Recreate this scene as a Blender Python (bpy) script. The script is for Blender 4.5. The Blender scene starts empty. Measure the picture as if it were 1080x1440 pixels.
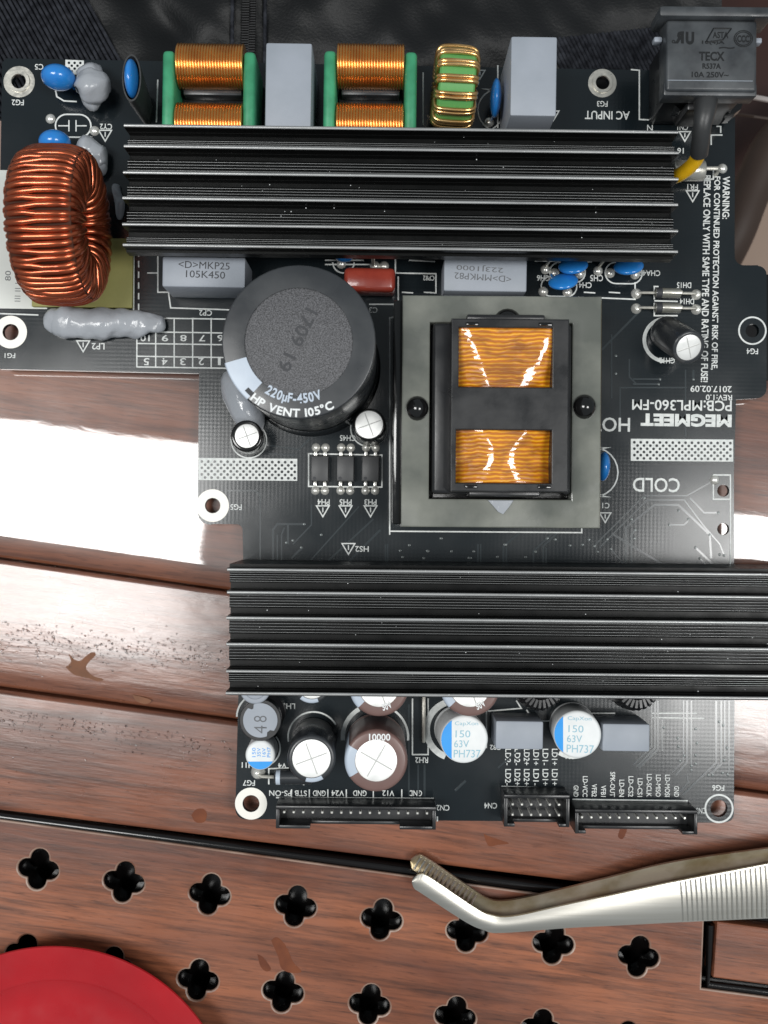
import bpy, bmesh, math, random
from mathutils import Vector, Matrix, Quaternion
random.seed(7)
sc = bpy.context.scene
col = sc.collection
R = math.radians
MM = 0.001
# ------------------------------------------------------------------ camera
H, F = 285.0, 1539.0          # camera height above the board (mm), focal length in photo pixels
cam = bpy.data.cameras.new('camera'); cam_o = bpy.data.objects.new('camera', cam); col.objects.link(cam_o)
cam_o.location = (0, 0, H * MM); cam.sensor_fit = 'VERTICAL'; cam.sensor_height = 24
cam.lens = 24 * F / 1440; cam.clip_start = 0.01; cam.clip_end = 50
cam.dof.use_dof = True; cam.dof.focus_distance = 0.272; cam.dof.aperture_fstop = 14
sc.camera = cam_o
# ------------------------------------------------------------------ world, lamps, exposure
w = bpy.data.worlds.new('World'); sc.world = w; w.use_nodes = True
w.node_tree.nodes['Background'].inputs[0].default_value = (0.82, 0.93, 1.0, 1)
w.node_tree.nodes['Background'].inputs[1].default_value = 0.26
def lamp(name, x, y, z, sx, sy, rz, watt, color):
    l = bpy.data.lights.new(name, 'AREA'); l.shape = 'RECTANGLE'; l.size = sx; l.size_y = sy; l.energy = watt; l.color = color
    o = bpy.data.objects.new(name, l); col.objects.link(o); o.location = (x, y, z); o.rotation_euler = (0, 0, rz); return o
lamp('ceiling_lamp', -0.52, -0.025, 1.2, 0.54, 0.347, R(-7.5), 10.4, (1.0, 0.995, 0.975))
lamp('ceiling_lamp', 0.61, -0.165, 1.2, 0.46, 0.347, R(-7.5), 9.2, (1.0, 0.995, 0.975))
sc.view_settings.view_transform = 'Standard'; sc.view_settings.look = 'None'
sc.view_settings.exposure = 0.0; sc.view_settings.gamma = 1.0
sc.cycles.max_bounces = 8
try: sc.cycles.use_denoising = True
except Exception: pass
# ------------------------------------------------------------------ helpers
def X(px, py, z=0.0):
    """photo pixel of a point standing z mm above the board -> its place in mm"""
    return Vector(((px - 540) * (H - z) / F, (720 - py) * (H - z) / F, z))
def tag(o, label=None, cat=None, group=None, kind=None):
    if label: o['label'] = label
    if cat: o['category'] = cat
    if group: o['group'] = group
    if kind: o['kind'] = kind
    return o
def empty(name, loc=(0, 0, 0)):
    o = bpy.data.objects.new(name, None); col.objects.link(o); o.location = Vector(loc) * MM; return o
def link(name, me, mat, parent=None, loc=None, rot=None):
    o = bpy.data.objects.new(name, me); col.objects.link(o)
    if mat is not None and not me.materials: me.materials.append(mat)
    if parent is not None: o.parent = parent
    if loc is not None: o.location = Vector(loc) * MM
    if rot is not None:
        if isinstance(rot, Quaternion): o.rotation_mode = 'QUATERNION'; o.rotation_quaternion = rot
        else: o.rotation_euler = rot
    return o
class MB:
    def __init__(s): s.bm = bmesh.new()
    def poly(s, vs, fs):
        v = [s.bm.verts.new(Vector(p)) for p in vs]
        for f in fs:
            try: s.bm.faces.new([v[i] for i in f])
            except ValueError: pass
        return s
    def box(s, x0, x1, y0, y1, z0, z1, bev=0.0, seg=2, taper=0.0):
        b = bmesh.new(); t = taper
        P = [(x0, y0, z0), (x1, y0, z0), (x1, y1, z0), (x0, y1, z0), (x0+t, y0+t, z1), (x1-t, y0+t, z1), (x1-t, y1-t, z1), (x0+t, y1-t, z1)]
        v = [b.verts.new(p) for p in P]
        for f in [(3,2,1,0), (4,5,6,7), (0,1,5,4), (1,2,6,5), (2,3,7,6), (3,0,4,7)]: b.faces.new([v[i] for i in f])
        if bev > 0: bmesh.ops.bevel(b, geom=b.edges[:], offset=bev, segments=seg, profile=0.5, affect='EDGES')
        s.join(b); return s
    def join(s, b, mtx=None):
        if mtx is not None: bmesh.ops.transform(b, matrix=mtx, verts=b.verts)
        me = bpy.data.meshes.new('tmp'); b.to_mesh(me); b.free(); s.bm.from_mesh(me); bpy.data.meshes.remove(me)
    def lathe(s, prof, n=32, a0=0.0, a1=360.0, c=(0, 0, 0), ax=None):
        """profile of (radius, height) turned round z (or round ax through c)"""
        full = abs(a1 - a0) >= 359.9; m = n if full else n + 1
        q = Vector((0, 0, 1)).rotation_difference(Vector(ax)) if ax is not None else None
        rows = []
        for r, z in prof:
            row = []
            if r < 1e-6 and full:
                p = Vector((0, 0, z)); p = q @ p if q else p
                row = [s.bm.verts.new(p + Vector(c))] * m
            else:
                for i in range(m):
                    a = R(a0 + (a1 - a0) * i / n); p = Vector((r * math.cos(a), r * math.sin(a), z))
                    if q: p = q @ p
                    row.append(s.bm.verts.new(p + Vector(c)))
            rows.append(row)
        for k in range(len(rows) - 1):
            for i in range(n):
                j = (i + 1) % m if full else i + 1
                f = []
                for v in (rows[k][i], rows[k][j], rows[k+1][j], rows[k+1][i]):
                    if v not in f: f.append(v)
                if len(f) > 2:
                    try: s.bm.faces.new(f)
                    except ValueError: pass
        return s
    def tube(s, pts, r, n=8, cap=True, closed=False):
        pts = [Vector(p) for p in pts]; N = len(pts); rr = r if isinstance(r, (list, tuple)) else [r] * N
        rows = []; up = None
        for i, p in enumerate(pts):
            if closed: d = pts[(i+1) % N] - pts[i-1]
            else: d = pts[min(i+1, N-1)] - pts[max(i-1, 0)]
            d.normalize()
            if up is None:
                up = Vector((0, 0, 1)) if abs(d.z) < 0.9 else Vector((1, 0, 0))
            up = (up - d * up.dot(d)).normalized(); si = d.cross(up)
            rows.append([s.bm.verts.new(p + (up * math.cos(2*math.pi*k/n) + si * math.sin(2*math.pi*k/n)) * rr[i]) for k in range(n)])
        for i in range(N if closed else N - 1):
            a, b = rows[i], rows[(i+1) % N]
            for k in range(n): s.bm.faces.new((a[k], a[(k+1) % n], b[(k+1) % n], b[k]))
        if cap and not closed:
            s.bm.faces.new(rows[0][::-1]); s.bm.faces.new(rows[-1])
        return s
    def ell(s, c, rx, ry, rz, u=20, v=12, jit=0.0, seed=0, rot=0.0):
        b = bmesh.new(); bmesh.ops.create_uvsphere(b, u_segments=u, v_segments=v, radius=1.0)
        if jit:
            from mathutils import noise
            for q in b.verts:
                n = noise.noise(q.co * 1.3 + Vector((seed * 7.1, seed, 3))) + 0.4 * noise.noise(q.co * 3.1 + Vector((seed, 2, 9)))
                q.co *= 1 + jit * n
        M = Matrix.Translation(c) @ Matrix.Rotation(rot, 4, 'Z') @ Matrix.Diagonal((rx, ry, rz, 1))
        s.join(b, M); return s
    def ribbon(s, A, B, th):
        """plate between two edge lines, th mm thick downwards"""
        n = len(A); vs = []
        for a, b in zip(A, B): vs += [a, b]
        for a, b in zip(A, B):
            vs += [Vector(a) - Vector((0, 0, th)), Vector(b) - Vector((0, 0, th))]
        fs = []; o = 2 * n
        for i in range(n - 1):
            j = 2 * i
            fs += [(j, j+1, j+3, j+2), (o+j+2, o+j+3, o+j+1, o+j), (j, j+2, o+j+2, o+j), (j+1, o+j+1, o+j+3, j+3)]
        fs += [(0, o, o+1, 1), (2*n-2, 2*n-1, o+2*n-1, o+2*n-2)]
        return s.poly(vs, fs)
    def plate(s, A, Bq, th, h, m=8):
        """bent strip between two edge lines, arched h mm across, th mm thick"""
        n = len(A); w_ = 2 * (m + 1); vs = []; fs = []
        for a, b in zip(A, Bq):
            row = [Vector(a).lerp(Vector(b), j / m) + Vector((0, 0, h * math.sin(math.pi * j / m))) for j in range(m + 1)]
            vs += row + [p - Vector((0, 0, th)) for p in reversed(row)]
        for i in range(n - 1):
            for j in range(w_): fs.append((i*w_+j, i*w_+(j+1) % w_, (i+1)*w_+(j+1) % w_, (i+1)*w_+j))
        fs += [tuple(range(w_)), tuple(range((n-1)*w_, n*w_))[::-1]]
        return s.poly(vs, fs)
    def extr(s, prof, x0, x1):
        n = len(prof)
        return s.poly([(x0, y, z) for y, z in prof] + [(x1, y, z) for y, z in prof],
                      [tuple(range(n))[::-1], tuple(range(n, 2*n))] + [(i, (i+1) % n, n+(i+1) % n, n+i) for i in range(n)])
    def mesh(s, name, ang=35, recalc=True):
        if recalc: bmesh.ops.recalc_face_normals(s.bm, faces=s.bm.faces)
        bmesh.ops.scale(s.bm, vec=(MM, MM, MM), verts=s.bm.verts)
        me = bpy.data.meshes.new(name); s.bm.to_mesh(me); s.bm.free()
        if ang:
            me.polygons.foreach_set('use_smooth', [True] * len(me.polygons))
            me.set_sharp_from_angle(angle=R(ang))
        return me
    def build(s, name, mat, parent=None, loc=None, rot=None, ang=35):
        return link(name, s.mesh(name, ang), mat, parent, loc, rot)
def catmull(pts, sub=6):
    pts = [Vector(p) for p in pts]; out = []
    for i in range(len(pts) - 1):
        p0, p1, p2, p3 = pts[max(i-1, 0)], pts[i], pts[i+1], pts[min(i+2, len(pts)-1)]
        for k in range(sub):
            t = k / sub
            out.append(0.5 * ((2*p1) + (p2-p0)*t + (2*p0-5*p1+4*p2-p3)*t*t + (3*p1-p0-3*p2+p3)*t**3))
    return out + [pts[-1]]
def sheet(name, polys, mat, parent, z0=0.0, z1=0.0, bev=0.0, loc=None, ang=30):
    """flat shape with holes (mm outlines), z0..z1 thick"""
    cu = bpy.data.curves.new(name, 'CURVE'); cu.dimensions = '2D'; cu.fill_mode = 'BOTH'
    th = z1 - z0; cu.extrude = max(0, th / 2 - bev) * MM; cu.bevel_depth = bev * MM; cu.bevel_resolution = 1
    for p in polys:
        sp = cu.splines.new('POLY'); sp.points.add(len(p) - 1); sp.use_cyclic_u = True
        for q, v in zip(sp.points, p): q.co = (v[0] * MM, v[1] * MM, 0, 1)
    ob = bpy.data.objects.new('tmp', cu); me = bpy.data.meshes.new_from_object(ob)
    bpy.data.objects.remove(ob); bpy.data.curves.remove(cu); me.name = name
    me.transform(Matrix.Translation((0, 0, (z0 + z1) / 2 * MM))); me.materials.clear()
    if ang: me.polygons.foreach_set('use_smooth', [True] * len(me.polygons)); me.set_sharp_from_angle(angle=R(ang))
    return link(name, me, mat, parent, loc)
def textmesh(s, bold=0.0):
    cu = bpy.data.curves.new('t', 'FONT'); cu.body = s; cu.size = 1.0; cu.offset = bold; cu.fill_mode = 'FRONT'; cu.resolution_u = 3
    ob = bpy.data.objects.new('tmp', cu); me = bpy.data.meshes.new_from_object(ob)
    bpy.data.objects.remove(ob); bpy.data.curves.remove(cu); me.materials.clear(); return me
TILT = -0.85
def T(s, px, py, wpx, hpx, rot=180, z=0.06, mat=None, parent=None, bold=0.012, name='lettering', loc0=None, tilt=TILT, mirror=False):
    """lettering s filling wpx x hpx photo pixels at height z, turned rot degrees"""
    me = textmesh(s, bold); k = (H - z) / F
    xs = [v.co.x for v in me.vertices]; ys = [v.co.y for v in me.vertices]
    cx, cy = (min(xs) + max(xs)) / 2, (min(ys) + max(ys)) / 2
    fx = wpx * k * MM / max(1e-6, max(xs) - min(xs)); fy = hpx * k * MM / max(1e-6, max(ys) - min(ys))
    if mirror: fx = -fx
    c = X(px, py, z) - (Vector(loc0) if loc0 is not None else Vector((0, 0, 0)))
    M = Matrix.Translation(c * MM) @ Matrix.Rotation(R(rot + tilt), 4, 'Z') @ Matrix.Diagonal((fx, fy, 1, 1)) @ Matrix.Translation((-cx, -cy, 0))
    me.transform(M)
    if mirror: me.flip_normals()
    me.name = name
    return link(name, me, mat, parent)
def circ(c, r, n=32, ry=None, a0=0, a1=360):
    ry = r if ry is None else ry
    return [(c[0] + r * math.cos(R(a0 + (a1-a0)*i/n)), c[1] + ry * math.sin(R(a0 + (a1-a0)*i/n))) for i in range(n if a1-a0 >= 359 else n+1)]
# ------------------------------------------------------------------ materials
def mat(name, base, rough=0.5, metal=0.0, coat=0.0, coat_r=0.05, spec=0.5, bump=None, var=None, rvar=None, aniso=0.0, trans=0.0, sss=0.0, alpha=1.0, ior=1.5):
    """bump=(scale, strength, distance mm) noise relief; var=(scale, colour, amount) noise tint; rvar=(scale, amount) uneven gloss"""
    m = bpy.data.materials.new(name); m.use_nodes = True; nt = m.node_tree; b = nt.nodes['Principled BSDF']
    I = b.inputs; I['Base Color'].default_value = (*base, 1); I['Roughness'].default_value = rough; I['Metallic'].default_value = metal
    I['Coat Weight'].default_value = coat; I['Coat Roughness'].default_value = coat_r; I['Specular IOR Level'].default_value = spec
    I['Anisotropic'].default_value = aniso; I['Transmission Weight'].default_value = trans; I['Subsurface Weight'].default_value = sss
    I['Subsurface Scale'].default_value = 0.002; I['Alpha'].default_value = alpha; I['IOR'].default_value = ior
    tc = nt.nodes.new('ShaderNodeTexCoord')
    def nz(scale, det=4):
        n = nt.nodes.new('ShaderNodeTexNoise'); n.inputs['Scale'].default_value = scale; n.inputs['Detail'].default_value = det
        nt.links.new(tc.outputs['Object'], n.inputs['Vector']); return n
    if bump:
        n = nz(bump[0]); bp = nt.nodes.new('ShaderNodeBump'); bp.inputs['Strength'].default_value = bump[1]; bp.inputs['Distance'].default_value = bump[2] * MM
        nt.links.new(n.outputs['Fac'], bp.inputs['Height']); nt.links.new(bp.outputs[0], I['Normal'])
        if coat: nt.links.new(bp.outputs[0], I['Coat Normal'])
    if var:
        n = nz(var[0], 5); r = nt.nodes.new('ShaderNodeMapRange'); r.inputs['From Min'].default_value = 0.38; r.inputs['From Max'].default_value = 0.66; r.inputs['To Max'].default_value = var[2]
        mx = nt.nodes.new('ShaderNodeMix'); mx.data_type = 'RGBA'; mx.inputs['A'].default_value = (*base, 1); mx.inputs['B'].default_value = (*var[1], 1)
        nt.links.new(n.outputs['Fac'], r.inputs['Value']); nt.links.new(r.outputs[0], mx.inputs['Factor']); nt.links.new(mx.outputs['Result'], I['Base Color'])
    if rvar:
        n = nz(rvar[0], 4); r = nt.nodes.new('ShaderNodeMapRange'); r.inputs['From Min'].default_value = 0.3; r.inputs['From Max'].default_value = 0.7
        r.inputs['To Min'].default_value = max(0.02, rough - rvar[1]); r.inputs['To Max'].default_value = rough + rvar[1]
        nt.links.new(n.outputs['Fac'], r.inputs['Value']); nt.links.new(r.outputs[0], I['Roughness'])
    return m
def wood(name, c1, c2, c3, rough, coat, coat_r, bump_s, relief, seed, film=0.0):
    """lacquered wood, grain running along the planks"""
    m = bpy.data.materials.new(name); m.use_nodes = True; nt = m.node_tree; N = nt.nodes; L = nt.links; b = N['Principled BSDF']; I = b.inputs
    tc = N.new('ShaderNodeTexCoord')
    rot = N.new('ShaderNodeMapping'); rot.inputs['Rotation'].default_value = (0, 0, R(7.8)); rot.inputs['Location'].default_value = (seed * 0.37, seed * 0.21, 0)
    L.new(tc.outputs['Object'], rot.inputs['Vector'])
    def stretch(sx, sy):
        mp = N.new('ShaderNodeMapping'); mp.inputs['Scale'].default_value = (sx, sy, sy); L.new(rot.outputs[0], mp.inputs['Vector']); return mp
    def noise(mp, scale, det=6, rg=0.6, dist=0.0):
        n = N.new('ShaderNodeTexNoise'); n.inputs['Scale'].default_value = scale; n.inputs['Detail'].default_value = det; n.inputs['Roughness'].default_value = rg; n.inputs['Distortion'].default_value = dist
        L.new(mp.outputs[0], n.inputs['Vector']); return n
    broad = noise(stretch(9, 45), 1.0, 5, 0.55, 0.6); fine = noise(stretch(25, 420), 1.0, 6, 0.7, 0.3); pore = noise(stretch(160, 1500), 1.0, 4, 0.6)
    def rng(n, a, c, lo=0.0, hi=1.0):
        r = N.new('ShaderNodeMapRange'); r.inputs['From Min'].default_value = a; r.inputs['From Max'].default_value = c; r.inputs['To Min'].default_value = lo; r.inputs['To Max'].default_value = hi
        L.new(n.outputs['Fac'], r.inputs['Value']); return r
    def mix(fac, A, B):
        x = N.new('ShaderNodeMix'); x.data_type = 'RGBA'
        L.new(fac.outputs[0], x.inputs['Factor'])
        for k, v in (('A', A), ('B', B)):
            if isinstance(v, tuple): x.inputs[k].default_value = (*v, 1)
            else: L.new(v.outputs['Result'], x.inputs[k])
        return x
    a = mix(rng(broad, 0.36, 0.62), c1, c2); a2 = mix(rng(fine, 0.42, 0.68, 0, 0.85), a, c3); a3 = mix(rng(pore, 0.57, 0.72, 0, 0.55), a2, tuple(v * 0.35 for v in c3))
    L.new(a3.outputs['Result'], I['Base Color'])
    iso = N.new('ShaderNodeTexNoise'); iso.inputs['Scale'].default_value = 55; iso.inputs['Detail'].default_value = 6; L.new(tc.outputs['Object'], iso.inputs['Vector'])
    rr = rng(iso, 0.3, 0.7, max(0.03, rough - 0.07), rough + 0.1); L.new(rr.outputs[0], I['Roughness'])
    I['Specular IOR Level'].default_value = 0.5; I['Coat Weight'].default_value = coat; I['Coat Roughness'].default_value = coat_r; I['Coat IOR'].default_value = 1.75 if coat > .98 else 1.55 if coat > .8 else 1.5
    bp = N.new('ShaderNodeBump'); bp.inputs['Strength'].default_value = bump_s; bp.inputs['Distance'].default_value = relief * MM
    add = N.new('ShaderNodeMath'); add.operation = 'ADD'; L.new(fine.outputs['Fac'], add.inputs[0]); pm = N.new('ShaderNodeMath'); pm.operation = 'MULTIPLY_ADD'; pm.inputs[1].default_value = -.5; L.new(pore.outputs['Fac'], pm.inputs[0]); L.new(add.outputs[0], pm.inputs[2])
    mu = N.new('ShaderNodeMath'); mu.operation = 'MULTIPLY'; mu.inputs[1].default_value = 1.4
    wv = noise(stretch(60, 190), 1.0, 3, 0.5, 0.4); L.new(wv.outputs['Fac'], mu.inputs[0]); L.new(mu.outputs[0], add.inputs[1])
    L.new(pm.outputs[0], bp.inputs['Height']); L.new(bp.outputs[0], I['Normal'])
    bp2 = N.new('ShaderNodeBump'); bp2.inputs['Strength'].default_value = bump_s * 0.7; bp2.inputs['Distance'].default_value = relief * 0.6 * MM
    L.new(wv.outputs['Fac'], bp2.inputs['Height']); L.new(bp2.outputs[0], I['Coat Normal'])
    return m
def board_material():
    m = bpy.data.materials.new('black_solder_mask'); m.use_nodes = True; nt = m.node_tree; N = nt.nodes; L = nt.links; b = N['Principled BSDF']; I = b.inputs
    tc = N.new('ShaderNodeTexCoord'); I['Base Color'].default_value = (0.0075, 0.0115, 0.0142, 1); I['Specular IOR Level'].default_value = 0.6
    mp = N.new('ShaderNodeMapping'); mp.inputs['Rotation'].default_value = (0, 0, R(0.85)); L.new(tc.outputs['Object'], mp.inputs['Vector'])
    ws = []
    for d in ('X', 'Y'):
        wv = N.new('ShaderNodeTexWave'); wv.bands_direction = d; wv.inputs['Scale'].default_value = 310; L.new(mp.outputs[0], wv.inputs['Vector']); ws.append(wv)
    mxx = N.new('ShaderNodeMath'); mxx.operation = 'ADD'; L.new(ws[0].outputs['Fac'], mxx.inputs[0]); L.new(ws[1].outputs['Fac'], mxx.inputs[1])
    patch = N.new('ShaderNodeTexNoise'); patch.inputs['Scale'].default_value = 28; patch.inputs['Detail'].default_value = 1; L.new(tc.outputs['Object'], patch.inputs['Vector'])
    st = N.new('ShaderNodeMapRange'); st.inputs['From Min'].default_value = 0.45; st.inputs['From Max'].default_value = 0.55; L.new(patch.outputs['Fac'], st.inputs['Value'])
    mu = N.new('ShaderNodeMath'); mu.operation = 'MULTIPLY'; L.new(mxx.outputs[0], mu.inputs[0]); L.new(st.outputs[0], mu.inputs[1])
    bp = N.new('ShaderNodeBump'); bp.inputs['Strength'].default_value = 0.10; bp.inputs['Distance'].default_value = 0.025 * MM
    L.new(mu.outputs[0], bp.inputs['Height']); L.new(bp.outputs[0], I['Normal'])
    nz = N.new('ShaderNodeTexNoise'); nz.inputs['Scale'].default_value = 40; nz.inputs['Detail'].default_value = 6; L.new(tc.outputs['Object'], nz.inputs['Vector'])
    r = N.new('ShaderNodeMapRange'); r.inputs['From Min'].default_value = 0.3; r.inputs['From Max'].default_value = 0.7; r.inputs['To Min'].default_value = 0.13; r.inputs['To Max'].default_value = 0.23
    L.new(nz.outputs['Fac'], r.inputs['Value']); L.new(r.outputs[0], I['Roughness'])
    return m
def brushed(name, c1, c2, rough):
    m = bpy.data.materials.new(name); m.use_nodes = True; nt = m.node_tree; b = nt.nodes['Principled BSDF']; tc = nt.nodes.new('ShaderNodeTexCoord')
    mp = nt.nodes.new('ShaderNodeMapping'); mp.inputs['Rotation'].default_value = (0, 0, R(-8)); mp.inputs['Scale'].default_value = (30, 1500, 100); nt.links.new(tc.outputs['Object'], mp.inputs['Vector'])
    n = nt.nodes.new('ShaderNodeTexNoise'); n.inputs['Scale'].default_value = 1; n.inputs['Detail'].default_value = 5; nt.links.new(mp.outputs[0], n.inputs['Vector'])
    mx = nt.nodes.new('ShaderNodeMix'); mx.data_type = 'RGBA'; mx.inputs['A'].default_value = (*c1, 1); mx.inputs['B'].default_value = (*c2, 1); nt.links.new(n.outputs['Fac'], mx.inputs['Factor']); nt.links.new(mx.outputs['Result'], b.inputs['Base Color'])
    b.inputs['Metallic'].default_value = .9; b.inputs['Roughness'].default_value = rough
    bp = nt.nodes.new('ShaderNodeBump'); bp.inputs['Strength'].default_value = .35; bp.inputs['Distance'].default_value = .03 * MM; nt.links.new(n.outputs['Fac'], bp.inputs['Height']); nt.links.new(bp.outputs[0], b.inputs['Normal'])
    return m
M = {}
M['pcb'] = board_material()
M['trace'] = mat('mask_over_copper', (0.028, 0.036, 0.040), 0.16, spec=0.8)
M['silk'] = mat('white_silkscreen', (0.74, 0.76, 0.74), 0.55, var=(900, (0.5, 0.53, 0.52), 0.6))
M['tin'] = mat('tinned_pad', (0.62, 0.60, 0.54), 0.36, 0.7, bump=(900, 0.5, 0.1), rvar=(600, 0.12))
M['via'] = mat('dull_via', (0.09, 0.10, 0.10), 0.3, 0.6)
M['ringw'] = mat('pale_tinned_ring', (0.80, 0.78, 0.72), 0.5, 0.2, bump=(700, 0.3, 0.05))
M['solder'] = mat('solder', (0.80, 0.79, 0.74), 0.26, 0.55, bump=(1200, 0.4, 0.1))
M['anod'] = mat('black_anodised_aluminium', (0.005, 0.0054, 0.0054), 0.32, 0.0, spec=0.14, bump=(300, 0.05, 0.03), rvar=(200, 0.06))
M['ridge'] = mat('ridge_top_painted_glint', (0.20, 0.205, 0.205), 0.34, 0.5, spec=0.6, var=(60, (0.10, 0.10, 0.10), 0.6))  # lamp glints along the ridge tops, painted as a lighter colour
M['fin'] = mat('bare_edge_painted_glint', (0.42, 0.425, 0.42), 0.34, 0.55, spec=0.8, var=(50, (0.22, 0.22, 0.22), 0.6))  # bare fin edges, with the lamp highlight painted into their colour
M['blue'] = mat('blue_epoxy', (0.020, 0.20, 0.62), 0.22, coat=0.4, var=(260, (0.03, 0.26, 0.66), 0.6))
M['silic'] = mat('grey_silicone', (0.36, 0.38, 0.41), 0.20, spec=0.5, bump=(260, 0.5, 0.7), sss=0.0, rvar=(240, 0.12))
M['greyp'] = mat('grey_plastic_case', (0.33, 0.36, 0.41), 0.48, bump=(1800, 0.25, 0.05), var=(90, (0.27, 0.30, 0.34), 0.7))
M['green'] = mat('green_ferrite_coat', (0.035, 0.23, 0.115), 0.42, bump=(500, 0.3, 0.2), var=(180, (0.06, 0.36, 0.18), 0.8))
M['copper'] = mat('enamelled_copper', (0.58, 0.145, 0.062), 0.27, 0.85, coat=0.25, var=(120, (0.33, 0.065, 0.026), 0.9))
M['corebrown'] = mat('brown_core', (0.05, 0.018, 0.01), 0.7, spec=0.2)
M['gold'] = mat('amber_enamel_wire', (0.80, 0.38, 0.10), 0.26, 0.9, coat=0.3, var=(200, (0.60, 0.24, 0.06), 0.8))
M['yellw'] = mat('pale_gold_wire', (0.86, 0.56, 0.24), 0.22, 0.9, coat=0.5, var=(200, (0.70, 0.38, 0.12), 0.8))
M['greenc'] = mat('light_green_core', (0.11, 0.34, 0.10), 0.4, bump=(500, 0.3, 0.2))
M['blkp'] = mat('black_plastic', (0.012, 0.0122, 0.0135), 0.34, spec=0.5, bump=(800, 0.2, 0.08), var=(100, (0.02, 0.0205, 0.022), 0.8), rvar=(150, 0.1))
M['blkg'] = mat('black_gloss', (0.008, 0.008, 0.008), 0.12, spec=0.6, rvar=(300, 0.05))
M['sleeve'] = mat('black_sleeve', (0.030, 0.033, 0.037), 0.30, spec=0.5, var=(60, (0.042, 0.046, 0.05), 0.7), rvar=(120, 0.08))
M['brown'] = mat('brown_sleeve', (0.16, 0.095, 0.085), 0.34, var=(150, (0.20, 0.12, 0.105), 0.6))
M['stripe'] = mat('pale_stripe', (0.50, 0.57, 0.66), 0.4, var=(200, (0.42, 0.48, 0.57), 0.6))
M['alu'] = mat('aluminium_can', (0.92, 0.92, 0.90), 0.42, 0.4, bump=(700, 0.25, 0.05), rvar=(260, 0.1))
M['vent'] = mat('vent_groove', (0.66, 0.66, 0.64), 0.5, 0.3)
M['white'] = mat('white_print', (0.80, 0.82, 0.82), 0.45, var=(300, (0.7, 0.73, 0.74), 0.6))
M['cyan'] = mat('blue_print', (0.01, 0.30, 0.80), 0.4, var=(300, (0.02, 0.34, 0.84), 0.5))
M['pale_cyan'] = mat('pale_blue_print', (0.30, 0.52, 0.62), 0.5)
M['core'] = mat('grey_green_ferrite', (0.115, 0.122, 0.108), 0.2, spec=0.7, bump=(500, 0.2, 0.12), var=(75, (0.225, 0.23, 0.20), 0.9), rvar=(60, 0.14))
M['varn'] = mat('brown_varnish', (0.10, 0.065, 0.02), 0.3)
M['tape'] = mat('amber_tape', (0.80, 0.36, 0.02), 0.10, spec=0.6, coat=1.0, coat_r=0.06, bump=(110, 0.55, 0.9), var=(170, (0.42, 0.10, 0.005), 0.95))
M['red'] = mat('red_epoxy', (0.30, 0.045, 0.028), 0.25, coat=0.3, var=(300, (0.24, 0.03, 0.02), 0.7), bump=(300, 0.2, 0.2))
M['olive'] = mat('yellow_fibre_board', (0.33, 0.31, 0.10), 0.6, bump=(900, 0.3, 0.08), var=(120, (0.25, 0.24, 0.07), 0.8))
M['paper'] = mat('white_label', (0.72, 0.74, 0.70), 0.6, var=(60, (0.62, 0.64, 0.6), 0.6))
M['ink'] = mat('dark_ink', (0.035, 0.037, 0.042), 0.6)
M['ink2'] = mat('faded_ink', (0.03, 0.03, 0.033), 0.6, var=(900, (0.07, 0.07, 0.073), 0.9))
M['grey_ink'] = mat('grey_ink', (0.12, 0.125, 0.135), 0.6)
M['glass'] = mat('diode_glass', (0.16, 0.16, 0.14), 0.08, spec=0.7, coat=0.6)
M['chip'] = mat('chip_epoxy', (0.045, 0.046, 0.048), 0.45, bump=(1500, 0.3, 0.05), var=(300, (0.065, 0.066, 0.068), 0.6))
M['iec'] = mat('inlet_plastic', (0.026, 0.029, 0.033), 0.40, spec=0.5, bump=(120, 0.25, 0.3), var=(130, (0.075, 0.082, 0.088), 0.9), rvar=(180, 0.12))
M['emb'] = mat('embossed_plastic', (0.006, 0.007, 0.008), 0.4)
M['rub'] = mat('black_heatshrink', (0.035, 0.036, 0.037), 0.42, bump=(300, 0.5, 0.3))
M['yel'] = mat('yellow_insulation', (0.92, 0.52, 0.01), 0.35)
M['steel'] = brushed('tweezer_steel', (0.70, 0.68, 0.63), (0.50, 0.47, 0.41), 0.30)
M['steel_in'] = mat('steel_painted_wood_reflection', (0.52, 0.46, 0.36), 0.36, 0.7, var=(110, (0.30, 0.23, 0.12), 0.9))  # brown reflection of the wood is put into this steel colour
M['dish'] = mat('red_plastic', (0.46, 0.012, 0.018), 0.32, coat=0.25, coat_r=0.15, var=(30, (0.32, 0.008, 0.013), 0.7), bump=(400, 0.06, 0.1), rvar=(140, 0.12))
M['cloth'] = mat('black_nylon', (0.0045, 0.005, 0.0055), 0.5, spec=0.3, bump=(1400, 0.6, 0.2), var=(25, (0.007, 0.0076, 0.0085), 0.8))
M['web'] = mat('ribbed_webbing', (0.010, 0.011, 0.015), 0.8, spec=0.2, bump=(1700, 0.9, 0.25), var=(500, (0.034, 0.037, 0.046), 0.9))
M['zip'] = mat('zip_teeth', (0.02, 0.02, 0.021), 0.45)
M['floor'] = mat('beige_floor', (0.52, 0.37, 0.285), 0.5, var=(6, (0.46, 0.32, 0.24), 0.8))
M['seat'] = mat('dark_lacquered_wood', (0.055, 0.016, 0.009), 0.4, var=(12, (0.03, 0.009, 0.006), 0.8))
M['strapm'] = mat('dark_brown_leather', (0.055, 0.034, 0.025), 0.6)
M['wrap'] = mat('pale_cord', (0.55, 0.5, 0.48), 0.5)
M['water'] = mat('water', (1, 1, 1), 0.03, trans=1.0, ior=1.33)
M['stain'] = mat('bare_wood_chip', (0.20, 0.075, 0.03), 0.65, var=(200, (0.13, 0.05, 0.02), 0.8))
M['amber'] = mat('amber_spill', (0.20, 0.062, 0.026), 0.12, coat=0.6, var=(160, (0.12, 0.036, 0.018), 0.9), bump=(120, 0.3, 0.4))
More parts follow.
